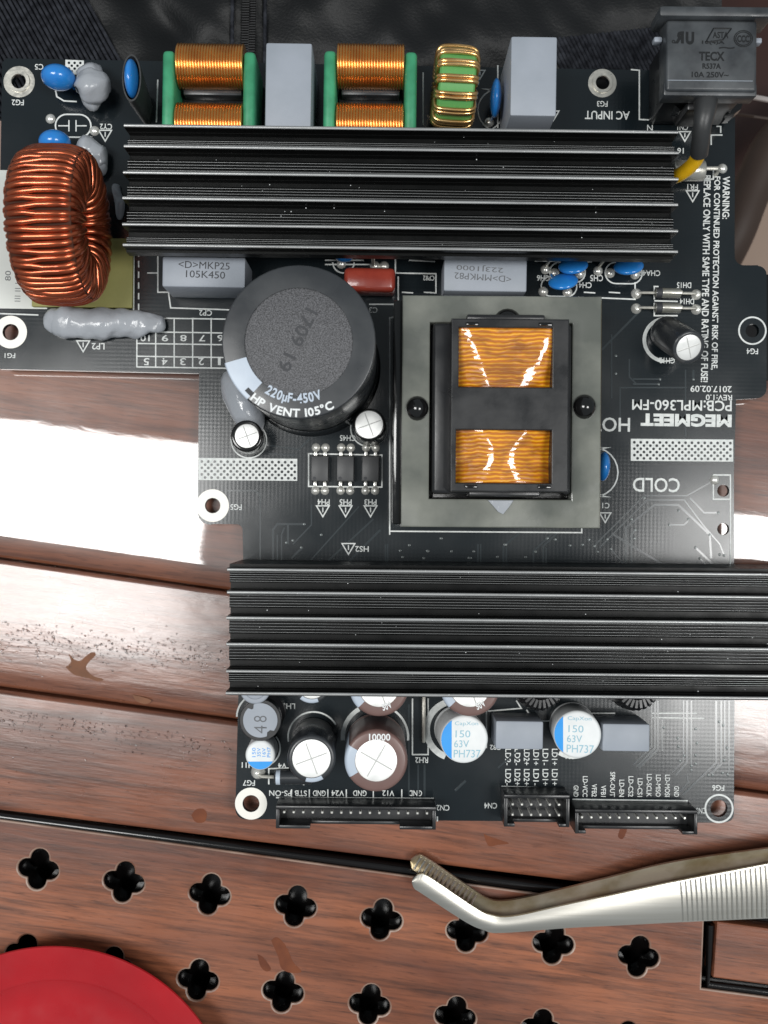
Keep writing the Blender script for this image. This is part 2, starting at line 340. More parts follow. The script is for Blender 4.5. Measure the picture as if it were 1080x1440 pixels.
M['worn'] = mat('worn_hole_rim', (0.17, 0.075, 0.045), 0.4, var=(70, (0.40, 0.29, 0.23), 0.85))
M['blackbase'] = mat('black_lacquer', (0.006, 0.005, 0.005), 0.16, spec=0.5)
M['woodA'] = wood('lacquered_wood_plank', (0.25, 0.092, 0.046), (0.15, 0.050, 0.027), (0.06, 0.022, 0.014), 0.35, 1.0, 0.03, 0.32, 0.07, 1)
M['woodB'] = wood('worn_wet_plank', (0.27, 0.105, 0.058), (0.17, 0.062, 0.036), (0.08, 0.03, 0.02), 0.30, 0.96, 0.16, 0.9, 0.18, 2)
M['woodC'] = wood('satin_wood_plank', (0.29, 0.104, 0.054), (0.16, 0.057, 0.033), (0.055, 0.024, 0.017), 0.32, 0.15, 0.2, 0.45, 0.12, 3)
M['woodD'] = wood('satin_wood_panel', (0.33, 0.114, 0.054), (0.165, 0.056, 0.031), (0.048, 0.021, 0.015), 0.33, 0.12, 0.2, 0.4, 0.10, 4)
# ================================================================== SETTING: floor, table
ZT = -6.0
def XT(px, py, z=ZT): return X(px, py, z)
fl = MB().poly([(-900, -900, -420), (900, -900, -420), (900, 900, -420), (-900, 900, -420)], [(0, 1, 2, 3)]).build('floor', M['floor'], ang=0)
tag(fl, kind='structure')
table = tag(empty('table', (0, -60, -420)), 'red-brown lacquered wooden tea table with clover-shaped drain holes under the circuit board', 'table')
TB = Vector((0, 60, 420))     # table parts are given in scene mm and moved into the table's own frame
def plank(name, t0, ts, b0, bs, material, round_t, round_b, drop_t, drop_b, th=12):
    """strip between photo lines y=t0+ts*x and y=b0+bs*x, both edges rounded over (mm)"""
    ends = []
    for px in (-260, -40, 180, 400, 620, 840, 1060, 1340):
        a = XT(px, t0 + ts * px); c = XT(px, b0 + bs * px); d = (c - a).normalized(); Ln = (c - a).length
        prof = []
        for k in range(7):
            q = k / 6 * math.pi / 2; prof.append((round_t * (1 - math.sin(q)), -drop_t * (1 - math.cos(q)) ))
        top = [(round_t * (1 - math.cos(k / 6 * math.pi / 2)), -drop_t * (1 - math.sin(k / 6 * math.pi / 2))) for k in range(7)]
        bot = [(Ln - round_b * (1 - math.cos(k / 6 * math.pi / 2)), -drop_b * (1 - math.sin(k / 6 * math.pi / 2))) for k in range(6, -1, -1)]
        pr = [(0, -th)] + top + bot + [(Ln, -th)]
        ends.append([a + d * s + Vector((0, 0, h)) + TB for s, h in pr])
    n = len(ends[0]); vs = [p for e in ends for p in e]; fs = [tuple(range(n)), tuple(range((len(ends)-1)*n, len(ends)*n))[::-1]]
    for i in range(len(ends) - 1):
        for k in range(n): fs.append((i*n+k, i*n+(k+1) % n, (i+1)*n+(k+1) % n, (i+1)*n+k))
    return MB().poly(vs, fs).build(name, material, table, ang=50)
tag(plank('plank', 385, 0.137, 785, 0.142, M['woodA'], 3, 7.5, 2, 2.2), 'mirror-glossy plank under the board, white lamp glare along it')
tag(plank('plank', 787.5, 0.142, 968, 0.137, M['woodB'], 1.2, 6.5, 0.8, 2.6), 'worn wet plank with pale sheen and water droplets')
tag(plank('plank', 970.5, 0.137, 1140, 0.124, M['woodC'], 1.5, 1.5, 1.0, 1.0), 'satin red-brown plank just above the black groove')
def quatrefoil(c, d, r, rot, n=9):
    # union of four circles
    s = 1 / math.sqrt(2); bq = -2 * d * s; cq = d * d - r * r
    t = (-bq + math.sqrt(bq * bq - 4 * cq)) / 2        # distance of the notch along the diagonal
    ang = math.atan2(t * s, t * s - d); out = []
    for k in range(4):
        for i in range(n):
            a = -ang + 2 * ang * i / n; x, y = d + r * math.cos(a), r * math.sin(a)
            q = rot + k * math.pi / 2
            out.append((c[0] + x * math.cos(q) - y * math.sin(q), c[1] + x * math.sin(q) + y * math.cos(q)))
    return out
outline = [XT(-260, 1119), XT(-80, 1144), XT(400, 1210), XT(988, 1291), XT(984, 1392), XT(1180, 1418), XT(1180, 1620), XT(-260, 1620)]
polys = [[(p.x, p.y) for p in outline]]
for row in range(3):
    for k in range(-2, 9):
        px, py = 54 + 120.7 * k - 17.3 * row, 1223 + 17.4 * k + 120.7 * row
        if -60 < px < 1000 and py < 1490 and not (px > 930 and py > 1370):
            c = XT(px + random.uniform(-.8, .8), py + random.uniform(-.8, .8)); polys.append(quatrefoil(c, 3.0, 2.95, R(-8.2 + random.uniform(-1, 1))))
polys = [[(x + TB.x, y + TB.y) for x, y in p] for p in polys]
pan = sheet('perforated_panel', polys, M['woodD'], table, ZT - 9 + TB.z, ZT + TB.z, 0.5)
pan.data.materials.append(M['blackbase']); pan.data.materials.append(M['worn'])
for f in pan.data.polygons:
    if abs(f.normal.z) < .25: f.material_index = 1
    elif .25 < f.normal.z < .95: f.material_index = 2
tag(pan, 'wooden panel pierced by rows of clover-shaped holes')
ins = [XT(1011, 1299), XT(1300, 1339), XT(1300, 1412), XT(1006, 1373)]
tag(sheet('panel', [[(p.x + TB.x, p.y + TB.y) for p in ins]], M['woodD'], table, ZT - 9 + TB.z, ZT - 0.1 + TB.z, 0.5), 'small inset wooden panel framed by a black groove at right')
MB().box(-210, 190, -170, 66, -34 + 420, -19 + 420).build('tray_base', M['blackbase'], table, loc=(0, 60, 0), ang=0)
bead = [XT(px, 1147.5 + 0.131 * px, ZT - 2.0) + TB for px in (-200, 100, 400, 700, 1000, 1300)]
MB().tube(bead, 1.5, 16).build('groove_bead', M['blackbase'], table)
b2 = [XT(999, 1300, ZT - 1.6) + TB, XT(995, 1384, ZT - 1.6) + TB, XT(1200, 1411, ZT - 1.6) + TB]
MB().tube(b2, 1.1, 16).build('groove_bead', M['blackbase'], table)
def spot(pts, z, m, name, seed=0):
    p = catmull([XT(*q) for q in pts + [pts[0]]], 4)[:-1]
    return sheet(name, [[(v.x + TB.x, v.y + TB.y) for v in p]], m, table, z - 0.02 + TB.z, z + TB.z)
spot([(92, 938), (100, 931), (97, 920), (104, 927), (113, 929), (124, 920), (132, 917), (134, 922), (124, 932), (121, 940), (130, 950), (145, 955), (138, 958), (125, 954), (112, 951), (103, 948)], ZT + 0.05, M['stain'], 'stain')
spot([(186, 977), (200, 980), (213, 985), (205, 990), (192, 986)], ZT + 0.03, M['stain'], 'stain')
spot([(381, 1322), (390, 1318), (402, 1330), (412, 1352), (424, 1366), (410, 1368), (396, 1362), (391, 1345)], ZT + 0.05, M['amber'], 'stain')
spot([(362, 1342), (370, 1346), (381, 1362), (374, 1366), (366, 1358)], ZT + 0.05, M['amber'], 'stain')
spot([(680, 1172), (690, 1177), (703, 1181), (716, 1186), (701, 1188), (688, 1190), (683, 1182)], ZT + 0.05, M['amber'], 'stain')
spot([(872, 1166), (881, 1164), (880, 1172), (875, 1180), (869, 1176)], ZT + 0.05, M['amber'], 'stain')
spot([(269, 1146), (276, 1138), (287, 1138), (291, 1146), (287, 1156), (275, 1156)], ZT + 0.05, M['amber'], 'stain')
dr = MB()
def drops(n, fx, fy, rr):
    for _ in range(n):
        px = fx(); py = fy(px); r = random.uniform(*rr); c = XT(px, py)
        prof = [(r, 0), (r * 0.92, r * 0.10), (r * 0.65, r * 0.22), (r * 0.3, r * 0.28), (0, r * 0.3)]
        dr.lathe(prof, 7, c=(c.x, c.y, ZT - 0.01))
drops(420, lambda: random.triangular(0, 330, 290), lambda x: 895 + 0.1 * x + random.gauss(0, 13) , (0.1, 0.36))
drops(90, lambda: random.uniform(0, 80), lambda x: 905 + random.gauss(0, 14), (0.1, 0.4))
drops(260, lambda: random.uniform(0, 330), lambda x: 996 + 0.137 * x + abs(random.gauss(0, 16)), (0.1, 0.38))
drops(60, lambda: random.uniform(10, 320), lambda x: random.uniform(880, 1120), (0.1, 0.3))
tag(dr.build('water_droplets', M['water'], None, ang=60), 'tiny clear water droplets scattered on the wet planks left of the board', 'water', kind='stuff')
# ================================================================== CIRCUIT BOARD
pcb = tag(empty('circuit_board', (0, 0, 0)), 'black power supply circuit board crowded with heatsinks, capacitors, transformer and coils', 'circuit board')
def arc(c, r, a0, a1, n=6):
    return [(c[0] + r * math.cos(R(a0 + (a1 - a0) * i / n)), c[1] + r * math.sin(R(a0 + (a1 - a0) * i / n))) for i in range(n + 1)]
ol = [(9, 82)] + [(1034, 101), (1033, 352)] + arc((1046, 360), 13, 180, 90)[1:] + [(1066, 373)] + arc((1066, 386), 12, -90, 0) + [(1078, 545)] + arc((1064, 546), 14, 0, 90) + \
     [(1035, 562), (1032, 670), (1033, 1000)] + arc((1021, 1145), 11, 0, 90) + [(1000, 1157), (620, 1154), (350, 1152)] + arc((345, 1138), 14, 90, 180) + [(335, 985), (342, 790)] + \
     arc((332, 746), 9, 0, -90) + [(300, 737)] + arc((296, 720), 18, 90, 180) + [(278, 700), (280, 525), (0, 519), (-4, 515), (3, 88)]
holes = [(27, 115, 10), (847, 117, 9.5), (15, 467, 11), (1058, 465, 9.5), (299, 711, 10.5), (353, 1130, 11.5), (1011, 1137, 12), (1017, 690, 8.5), (1017, 744, 8.5)]
polys = [[(X(*p).x, X(*p).y) for p in ol]]
for x, y, r in holes: c = X(x, y); polys.append(circ(c, r * H / F, 24))
board = sheet('board', polys, M['pcb'], pcb, -1.6, 0.0)
tag(board, 'flat black board with white printing and notched edges')
# --- underside solder tails the board stands on
tails = MB()
for _ in range(90):
    p = X(random.uniform(60, 1000), random.uniform(110, 500)); tails.lathe([(0.9, -1.55), (0.5, -2.6), (0.3, ZT + 0.02), (0, ZT + 0.02)], 6, c=(p.x, p.y, 0))
for _ in range(60):
    p = X(random.uniform(360, 1000), random.uniform(560, 1130)); tails.lathe([(0.9, -1.55), (0.5, -2.6), (0.3, ZT + 0.02), (0, ZT + 0.02)], 6, c=(p.x, p.y, 0))
tag(tails.build('solder_tails', M['solder'], board), kind='stuff')
def ring(px, py, r1, r0, m, name='mounting_ring', z=0.05):
    c = X(px, py); k = H / F; return sheet(name, [circ(c, r1 * k, 40), circ(c, r0 * k, 28)], m, board, 0.003, z)
for x, y, r1, r0, m in [(27, 115, 22, 10.5, 'tin'), (847, 117, 20, 10, 'tin'), (15, 467, 23, 11.5, 'ringw'), (299, 711, 23, 11, 'ringw'), (353, 1130, 22.5, 12, 'ringw')]:
    ring(x, y, r1, r0, M[m])
ring(27, 115, 15, 10.4, M['tin'], 'mounting_ring', 0.5); ring(847, 117, 14, 9.8, M['tin'], 'mounting_ring', 0.5)
ring(1058, 465, 20, 17.8, M['silk'], 'printed_ring'); ring(1011, 1137, 20.5, 18, M['silk'], 'printed_ring')
NLINE = [0]
def line(pts, wpx=1.6, name='printed_line', m=None, z0=0.003, z1=0.05, close=False, parent=None):
    """flat stripe along photo pixels on the board"""
    NLINE[0] += 1; z1 += (NLINE[0] % 60) * .0006
    k = H / F; P = [X(*p).to_2d() for p in pts]; n = len(P); hw = wpx * k / 2; A = []; B = []
    for i in range(n):
        if close: d0 = (P[i] - P[i-1]).normalized(); d1 = (P[(i+1) % n] - P[i]).normalized()
        else:
            d1 = (P[min(i+1, n-1)] - P[min(i, n-2)]).normalized(); d0 = (P[max(i, 1)] - P[max(i-1, 0)]).normalized()
        t = (d0 + d1); t = t.normalized() if t.length > 1e-6 else d1
        nn = Vector((-t.y, t.x)); sc_ = 1 / max(0.45, abs(nn.dot(Vector((-d1.y, d1.x)))))
        A.append(P[i] + nn * hw * sc_); B.append(P[i] - nn * hw * sc_)
    if close: A.append(A[0]); B.append(B[0])
    mb = MB().ribbon([(a.x, a.y, z1) for a in A], [(b.x, b.y, z1) for b in B], z1 - z0)
    return mb.build(name, m or M['silk'], parent or board, ang=0)
def pill(cx, cy, wd, ht, tilt=0.85):
    r = ht / 2; pts = [(wd / 2 - r + r * math.cos(R(a)), r * math.sin(R(a))) for a in range(-90, 91, 15)] + [(-wd / 2 + r + r * math.cos(R(a)), r * math.sin(R(a))) for a in range(90, 271, 15)]
    return [(cx + x, cy + y + x * math.tan(R(tilt))) for x, y in pts]
def arcline(cx, cy, r, a0, a1, wpx=2, n=20): return line([(cx + r * math.cos(R(a0 + (a1-a0)*i/n)), cy + r * math.sin(R(a0 + (a1-a0)*i/n))) for i in range(n+1)], wpx, 'printed_arc')
def B(s, px, py, wd, ht, rot=180, bold=0.012): return T(s, px, py, wd, ht, rot, 0.055, M['silk'], board, bold)
for a in [('FG2', 25, 144, 17, 8), ('C5', 55, 94, 12, 8), ('CY2', 149, 178, 17, 8), ('FG3', 847, 146, 15, 8), ('N', 914, 180, 8, 9), ('CN1', 960, 179, 15, 8),
          ('L', 1011, 182, 7, 10), ('16', 957, 212, 9, 8), ('FR1', 974, 263, 15, 8), ('LP2', 138, 487, 18, 9), ('CP2', 289, 440, 18, 8), ('FG1', 14, 500, 15, 7), ('CH45', 489, 616, 22, 8),
          ('PH4', 455, 706, 17, 8), ('PH5', 486, 706, 17, 8), ('PH3', 521, 706, 17, 8), ('HS2', 509, 772, 19, 8), ('FG5', 332, 713, 16, 8), ('CHA45', 914, 384, 29, 8), ('CH5', 839, 391, 18, 9),
          ('CH4', 823, 401, 18, 8), ('CH6', 764, 391, 18, 8), ('DH15', 962, 401, 20, 8), ('DH14', 966, 424, 20, 8), ('CH12', 938, 507, 22, 8), ('FG4', 1058, 494, 16, 8),
          ('FG7', 350, 1101, 17, 8), ('CH11', 352, 1076, 24, 8), ('LH3', 406, 993, 18, 8), ('V4', 397, 1077, 12, 8), ('RH2', 593, 1069, 18, 8), ('CN2', 623, 1136, 18, 8), ('CN4', 690, 1133, 18, 8),
          ('FG6', 1010, 1108, 17, 8), ('C1', 852, 711, 10, 8), ('CN3', 986, 1140, 14, 8), ('C3', 525, 436, 12, 8), ('C82', 697, 1051, 16, 7), ('C84', 802, 1064, 14, 7), ('CP82', 603, 391, 16, 7)]: B(*a)
B('AC INPUT', 854, 162, 63, 12); B('2017.02.09', 1000, 547, 58, 9); B('REV:1.0', 1011, 559, 37, 8); B('PCB:MPL360-FM', 959, 570, 140, 15)
B('MEGMEET', 965, 591, 128, 18, bold=0.05); B('HOT', 858, 597, 56, 20); B('COLD', 923, 682, 66, 20)
B('WARNING:', 1021, 278, 60, 10, -90, 0.02); B('FOR CONTINUED PROTECTION AGAINST RISK OF FIRE,', 1006, 384, 272, 10, -90, 0.02); B('REPLACE ONLY WITH SAME TYPE AND RATING OF FUSE!', 992.5, 392, 291, 10, -90, 0.02)
for i, s in enumerate('10 9 8 7 6'.split()): B(s, 204 + 26 * i + (2 if i else 0), 475.5, 9 if i else 13, 9)
for i, s in enumerate('5 4 3 2 1'.split()): B(s, 206 + 25.6 * i, 508.5, 8 if i < 4 else 4, 10)
for y in (447, 466.5, 483, 501, 516): line([(192.5, y), (330, y + 2)], 1.8)
for x in (192.5, 219, 245, 271, 297): line([(x, 466 if x < 200 else 447), (x, 516.5)], 1.8)
for s, x, wd in [('PS-ON', 394, 31), ('STB', 423, 17), ('GND', 449, 18), ('V24', 475, 18), ('GND', 506, 19), ('V12', 546, 17), ('GND', 584, 19)]: B(s, x, 1115.5, wd, 8)
line([(388, 1121.5), (610, 1123)], 2)
for x in (410, 435, 461, 487, 525, 565): line([(x, 1110), (x, 1122)], 1.6)
for i, (a, b) in enumerate(zip('LD2- LD2- LD2+ LD1+ LD1- LD1+'.split(), 'LD2- LD2+ LD2+ LD1- LD1+ LD1+'.split())):
    x = 714.5 + 13.1 * i; B(a, x, 1064.5, 23, 8, -90); B(b, x, 1093, 23, 8, -90)
for i, (s, ln) in enumerate([('GND', 16), ('LD-VCC', 29), ('VFB2', 18), ('VFB1', 16), ('SPK-OUT', 35), ('LD-EN', 24), ('LD-CS2', 29), ('LD-CS1', 26), ('LD-SCLK', 32), ('LD-MISO', 31), ('LD-MOSI', 31), ('GND', 15)]):
    B(s, 810 + 12.85 * i, 1120.5 - ln / 2, ln, 7, -90)
def warn(px, py, s=9):
    c = [(px - s, py - s * .85), (px + s, py - s * .85), (px, py + s * .85)]
    line(c, 1.7, 'warning_mark', close=True); line([(px, py - s * .6), (px, py + s * .15)], 1.5, 'warning_mark')
for p in [(454, 719), (486, 719), (521, 719), (490, 772), (117, 487), (148, 191), (675, 105, 7), (778, 163, 8), (963, 192, 8), (974, 276, 9), (851, 728, 8)]: warn(*p)
def hatch(x0, y0, x1, y1, dx=9.0, dy=9.0, r=2.1):
    P = [[(X(*q).x, X(*q).y) for q in [(x0, y0), (x1, y0 + 1.2), (x1, y1 + 1.2), (x0, y1)]]]; k = H / F; j = 0; y = y0 + dy * .55
    while y < y1 - 2:
        x = x0 + (5 if j % 2 == 0 else 5 + dx / 2)
        while x < x1 - 3: P.append(circ(X(x, y + (x - x0) * .0085), r * k, 8)); x += dx
        y += dy / 2; j += 1
    return sheet('hatched_strip', P, M['silk'], board, 0.003, 0.05)
hatch(279, 644, 418, 675); hatch(887, 617, 1031, 648); hatch(92, 84, 118, 104, 8, 8, 2.0)
# outlines and dashes
for pts in [[(548, 752), (548, 447), (553, 446)], [(548, 747), (818, 749), (818, 743)], [(188, 357), (188, 447)], [(222, 357), (222, 411), (237, 411), (240, 433), (330, 436)],
            [(207, 384), (222, 384)], [(560, 389), (560, 428), (519, 428)], [(556, 359), (556, 384), (613, 385), (613, 413)], [(846, 419), (893, 421), (893, 397)], [(1003, 237), (1003, 252), (985, 252)],
            [(580, 982), (580, 1061), (602, 1061), (602, 982)], [(706, 1150), (706, 1106), (793, 1108)], [(805, 1124), (966, 1126), (966, 1136)], [(887, 98), (899, 99), (899, 168), (935, 170)], [(945, 170), (1023, 172)],
            [(1003, 668), (1027, 668), (1027, 800)], [(1003, 668), (1003, 702), (1027, 702)], [(700, 92), (700, 180)], [(434, 637), (434, 684), (537, 685), (537, 640), (434, 638)], [(342, 789), (1030, 800)],
            [(920, 421), (920, 403), (926, 403)], [(920, 423), (953, 424)], [(920, 426), (920, 444), (953, 444)], [(378, 1103), (378, 1081), (406, 1080)], [(427, 1104), (428, 1098)], [(222, 112), (220, 172)],
            [(595, 102), (595, 176)], [(917, 1003), (980, 1003)], [(917, 1009), (990, 1010)], [(686, 1000), (733, 996), (726, 985)], [(1000, 204), (1000, 190), (1016, 190)], [(684, 1052), (684, 1000)], [(828, 1003), (865, 1003)],
            [(615, 1148), (615, 1155)], [(457, 372), (520, 372)], [(457, 366), (512, 366)], [(575, 366), (612, 368)], [(752, 367), (832, 368)], [(0, 441), (54, 443)]]: line(pts, 1.9)
for y in range(352, 440, 15): line([(195, y), (195, y + 9)], 1.8)
for x in (240, 278, 318, 412, 440): line([(x, 359), (x + 16, 359)], 1.8)
for x in (565, 596, 821, 856): line([(x, 411), (x + 16, 412)], 1.8)
line(pill(103, 177, 50, 32), 2, close=True); line([(82, 177), (97, 177)], 1.6); line([(97, 169), (97, 185)], 1.6); line([(107, 169), (107, 185)], 1.6); line([(107, 177), (122, 177)], 1.6)
line([(78, 126), (80, 136), (90, 142), (108, 143)], 2)
for p in [(798, 383, 50, 28), (786, 403, 50, 28), (877, 384, 52, 30), (690, 155, 36, 60)]: line(pill(*p), 1.8, close=True)
arcline(483, 369, 15, 0, 180); arcline(936, 478, 30, 95, 285, 5, 26); arcline(936, 478, 30, -75, 95, 1.8); arcline(438, 517, 95, 15, 120, 2.4, 30); arcline(350, 619, 25, -40, 200, 1.8); arcline(519, 602, 26, -20, 190, 1.8)
arcline(441, 1037, 36, 170, 330, 2.2); arcline(528, 1037, 46, 175, 240, 6, 14); arcline(528, 1037, 46, 300, 365, 3, 14); arcline(640, 1026, 40, 110, 250, 9, 18); arcline(806, 1024, 40, -20, 120, 6, 16); arcline(366, 1008, 33, 180, 360, 2.4); arcline(369, 1052, 25, -40, 80, 2)
arcline(220, 150, 26, 290, 370, 1.8, 10); arcline(768, 982, 32, 40, 150, 2)
line(pill(846, 664, 46, 70), 1.9, close=True)
# --- copper tracks under the mask and small vias
tr = [[(846, 492), (897, 440)], [(890, 533), (928, 533)], [(890, 540), (926, 540)], [(885, 505), (885, 530), (895, 540)], [(964, 520), (964, 615)], [(975, 520), (975, 535)], [(872, 600), (872, 545), (966, 545)],
      [(836, 767), (906, 697), (966, 697), (1005, 675)], [(843, 770), (910, 703), (962, 703), (990, 740), (1012, 765), (1018, 780)], [(880, 795), (880, 742), (920, 710), (954, 710), (998, 752), (1000, 785)], [(888, 795), (888, 752), (892, 746)],
      [(941, 738), (962, 738), (968, 732)], [(978, 770), (1006, 797)], [(984, 785), (996, 797)], [(970, 700), (990, 721), (1010, 721)], [(937, 797), (860, 750)], [(859, 772), (880, 797)],
      [(384, 790), (384, 745), (390, 737), (428, 737)], [(390, 790), (390, 752)], [(396, 790), (396, 752), (400, 742)], [(405, 765), (405, 738)], [(412, 765), (438, 738), (438, 710)], [(410, 785), (425, 770)], [(435, 790), (505, 712)], [(460, 790), (525, 730)],
      [(490, 790), (535, 745)], [(542, 765), (542, 795)], [(545, 765), (545, 795)], [(672, 765), (672, 795)], [(676, 765), (676, 795)], [(708, 795), (708, 768), (732, 748)], [(712, 795), (712, 770)], [(750, 795), (750, 775), (780, 747)], [(764, 795), (764, 768), (786, 747)], [(768, 795), (768, 770)],
      [(370, 625), (420, 632), (435, 618)], [(378, 638), (416, 640)], [(916, 985), (916, 1050), (890, 1076)], [(921, 985), (921, 1052), (895, 1078)], [(925, 985), (925, 1054), (898, 1080)], [(931, 1012), (931, 1056)], [(961, 985), (961, 1070), (945, 1086)], [(966, 985), (966, 1072), (950, 1090)], [(972, 985), (972, 1075)],
      [(1007, 985), (1007, 1072), (960, 1118)], [(1014, 985), (1014, 1075), (996, 1090)], [(1019, 985), (1019, 1062)], [(1025, 985), (1025, 1086)], [(1011, 1075), (1001, 1088)], [(966, 1090), (968, 1100), (955, 1114)], [(575, 990), (575, 1120)], [(588, 1075), (588, 1120)], [(597, 1075), (597, 1120)], [(655, 1098), (640, 1112)], [(320, 690), (360, 690), (366, 698), (366, 790)], [(860, 560), (860, 470)], [(700, 1080), (740, 1045)],
      [(958, 1130), (905, 1010)][:1] + [(958, 1130)]]
for t in tr:
    if len(t) > 1 and t[0] != t[-1]: line(t, random.choice((2.0, 2.4, 3.0)), 'track', M['trace'], 0.003, 0.035)
via = MB()
vp = [(428, 737), (412, 760), (403, 763), (424, 770), (452, 752), (1005, 675), (906, 700), (888, 730), (836, 768), (941, 738), (968, 730), (954, 718), (998, 752), (1010, 721), (978, 770), (984, 785), (1018, 781), (1012, 780), (933, 1023), (953, 1038), (954, 1050), (962, 1063), (956, 1070), (978, 1025), (980, 1045), (978, 1062), (972, 1077), (978, 1074), (972, 1083), (1011, 1015), (1017, 1020), (1022, 1052), (1018, 1069), (996, 1090), (1002, 1090), (1016, 1087), (1023, 1089), (926, 540), (928, 533), (866, 500), (866, 525), (975, 533), (859, 772), (893, 745), (892, 757)]
for _ in range(24): vp.append((random.uniform(560, 860), random.choice((758, 766, 775, 784)) + random.uniform(-1, 1)))
for x, y in vp:
    c = X(x, y); via.lathe([(0.36, 0.0), (0.34, 0.07), (0.22, 0.1), (0, 0.04)], 8, c=(c.x, c.y, 0))
tag(via.build('vias', M['via'], board), kind='stuff')
# ------------------------------------------------------------------ components
def comp(name, mb, m, pos, label=None, rot=None, ang=35):
    o = mb.build(name, m, pcb, pos, rot, ang)
    if label: tag(o, label)
    return o
def blob(px, py, r=1.3, h=0.9, m='solder'):
    c = X(px, py); return comp('solder_joint', MB().lathe([(r, 0), (r * .85, h * .45), (r * .5, h * .85), (0, h)], 14), M[m], c)
for x, y in [(71, 167), (133, 184), (780, 384), (815, 385), (764, 410), (798, 411), (858, 384), (893, 386), (841, 381), (767, 379), (480, 371), (540, 374), (527, 374), (1016, 237), (688, 172), (1005, 675)]: blob(x, y)
# --- heatsinks
def heatsink(label, x0, x1, yA, ys, slope, zf, mirror, wall_north):
    """ys: photo rows of the fin tops at the left end; the plate lies fin height below them"""
    fh = 3.4; zp = zf - fh
    P0 = X(x0, yA, zf); L = (x1 - x0) * (H - zf) / F; k = (H - zf) / F
    fy = [-(y - ys[0]) * k for y in ys]                      # local y of fins
    prof = [(1.2, zp - 3.6), (1.2, zp)]; ridges = []
    sd = 1 if mirror else -1                                   # side of the slot
    for i in range(len(fy) - 1):
        a, b = fy[i] - 0.5, fy[i + 1] + 0.5                    # band between two fins, a > b
        sl = 1.7
        g0, g1 = (a - sl, b) if not mirror else (a, b + sl)
        if not mirror: prof += [(a, zp), (a - .05, zp - 2.2), (a - sl, zp - 2.2)]
        n = 5; st = (g0 - g1) / n
        for j in range(n):
            t = g0 - st * j
            ridges.append([(t - st * .5 + .24 * math.cos(R(a)), zp - .46 + .42 * math.sin(R(a))) for a in range(0, 181, 15)])
        prof += [(g0, zp), (g0 - .1, zp - .45), (g1 + .1, zp - .45), (g1, zp)]
        if mirror: prof += [(b + sl, zp - 2.2), (b + .05, zp - 2.2)]
        prof += [(b, zp)]
    e = fy[-1] - 1.0
    prof += [(e, zp), (e, zp - 3.6)]
    if wall_north: prof += [(-2.6, zp - 3.6), (-2.6, -zf + zf + 0.02), (1.2, 0.02)]
    o = comp('heatsink', MB().extr(prof, 0, L), M['anod'], (P0.x, P0.y, 0), label, (0, 0, -math.atan(slope)), ang=40)
    rm = MB()
    for rp in ridges: rm.extr(rp, .03, L - .03)
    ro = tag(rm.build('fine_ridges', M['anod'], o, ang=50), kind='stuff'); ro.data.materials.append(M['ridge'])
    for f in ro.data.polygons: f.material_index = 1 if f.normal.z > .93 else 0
    for y in fy:
        hw = 0.42
        p = [(y - hw, zp - 0.5)] + [(y - hw * math.cos(R(a)), zf - hw + hw * math.sin(R(a))) for a in range(0, 181, 18)] + [(y + hw, zp - 0.5)]
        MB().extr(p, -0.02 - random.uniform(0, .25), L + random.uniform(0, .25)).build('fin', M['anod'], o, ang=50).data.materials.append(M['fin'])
    ds = MB()
    for _ in range(70):
        q_ = random.uniform(.06, .17); x_, y_ = random.uniform(2, L - 2), random.uniform(fy[-1], fy[0])
        if min(abs(y_ - v_) for v_ in fy) > .6: ds.lathe([(q_, 0), (q_ * .6, q_ * .6), (0, q_ * .7)], 5, c=(x_, y_, zp - .3))
    for v_ in fy:
        for _ in range(5): q_ = random.uniform(.05, .13); ds.lathe([(q_, 0), (q_ * .6, q_ * .6), (0, q_ * .7)], 5, c=(random.uniform(2, L - 2), v_ + random.uniform(-.2, .2), zf - .03))
    tag(ds.build('dust_specks', M['white'], o), kind='stuff')
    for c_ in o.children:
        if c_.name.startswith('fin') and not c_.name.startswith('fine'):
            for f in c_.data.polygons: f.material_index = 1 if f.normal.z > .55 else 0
    return o
heatsink('long black ribbed heatsink across the upper half of the board', 175, 954, 176, [175, 204, 241, 277, 314, 343], 0.0125, 27, False, True)
heatsink('long black ribbed heatsink across the lower half, running out of frame right', 320, 1180, 801, [801, 833, 869, 906, 944, 975], 0.0095, 27, True, True)
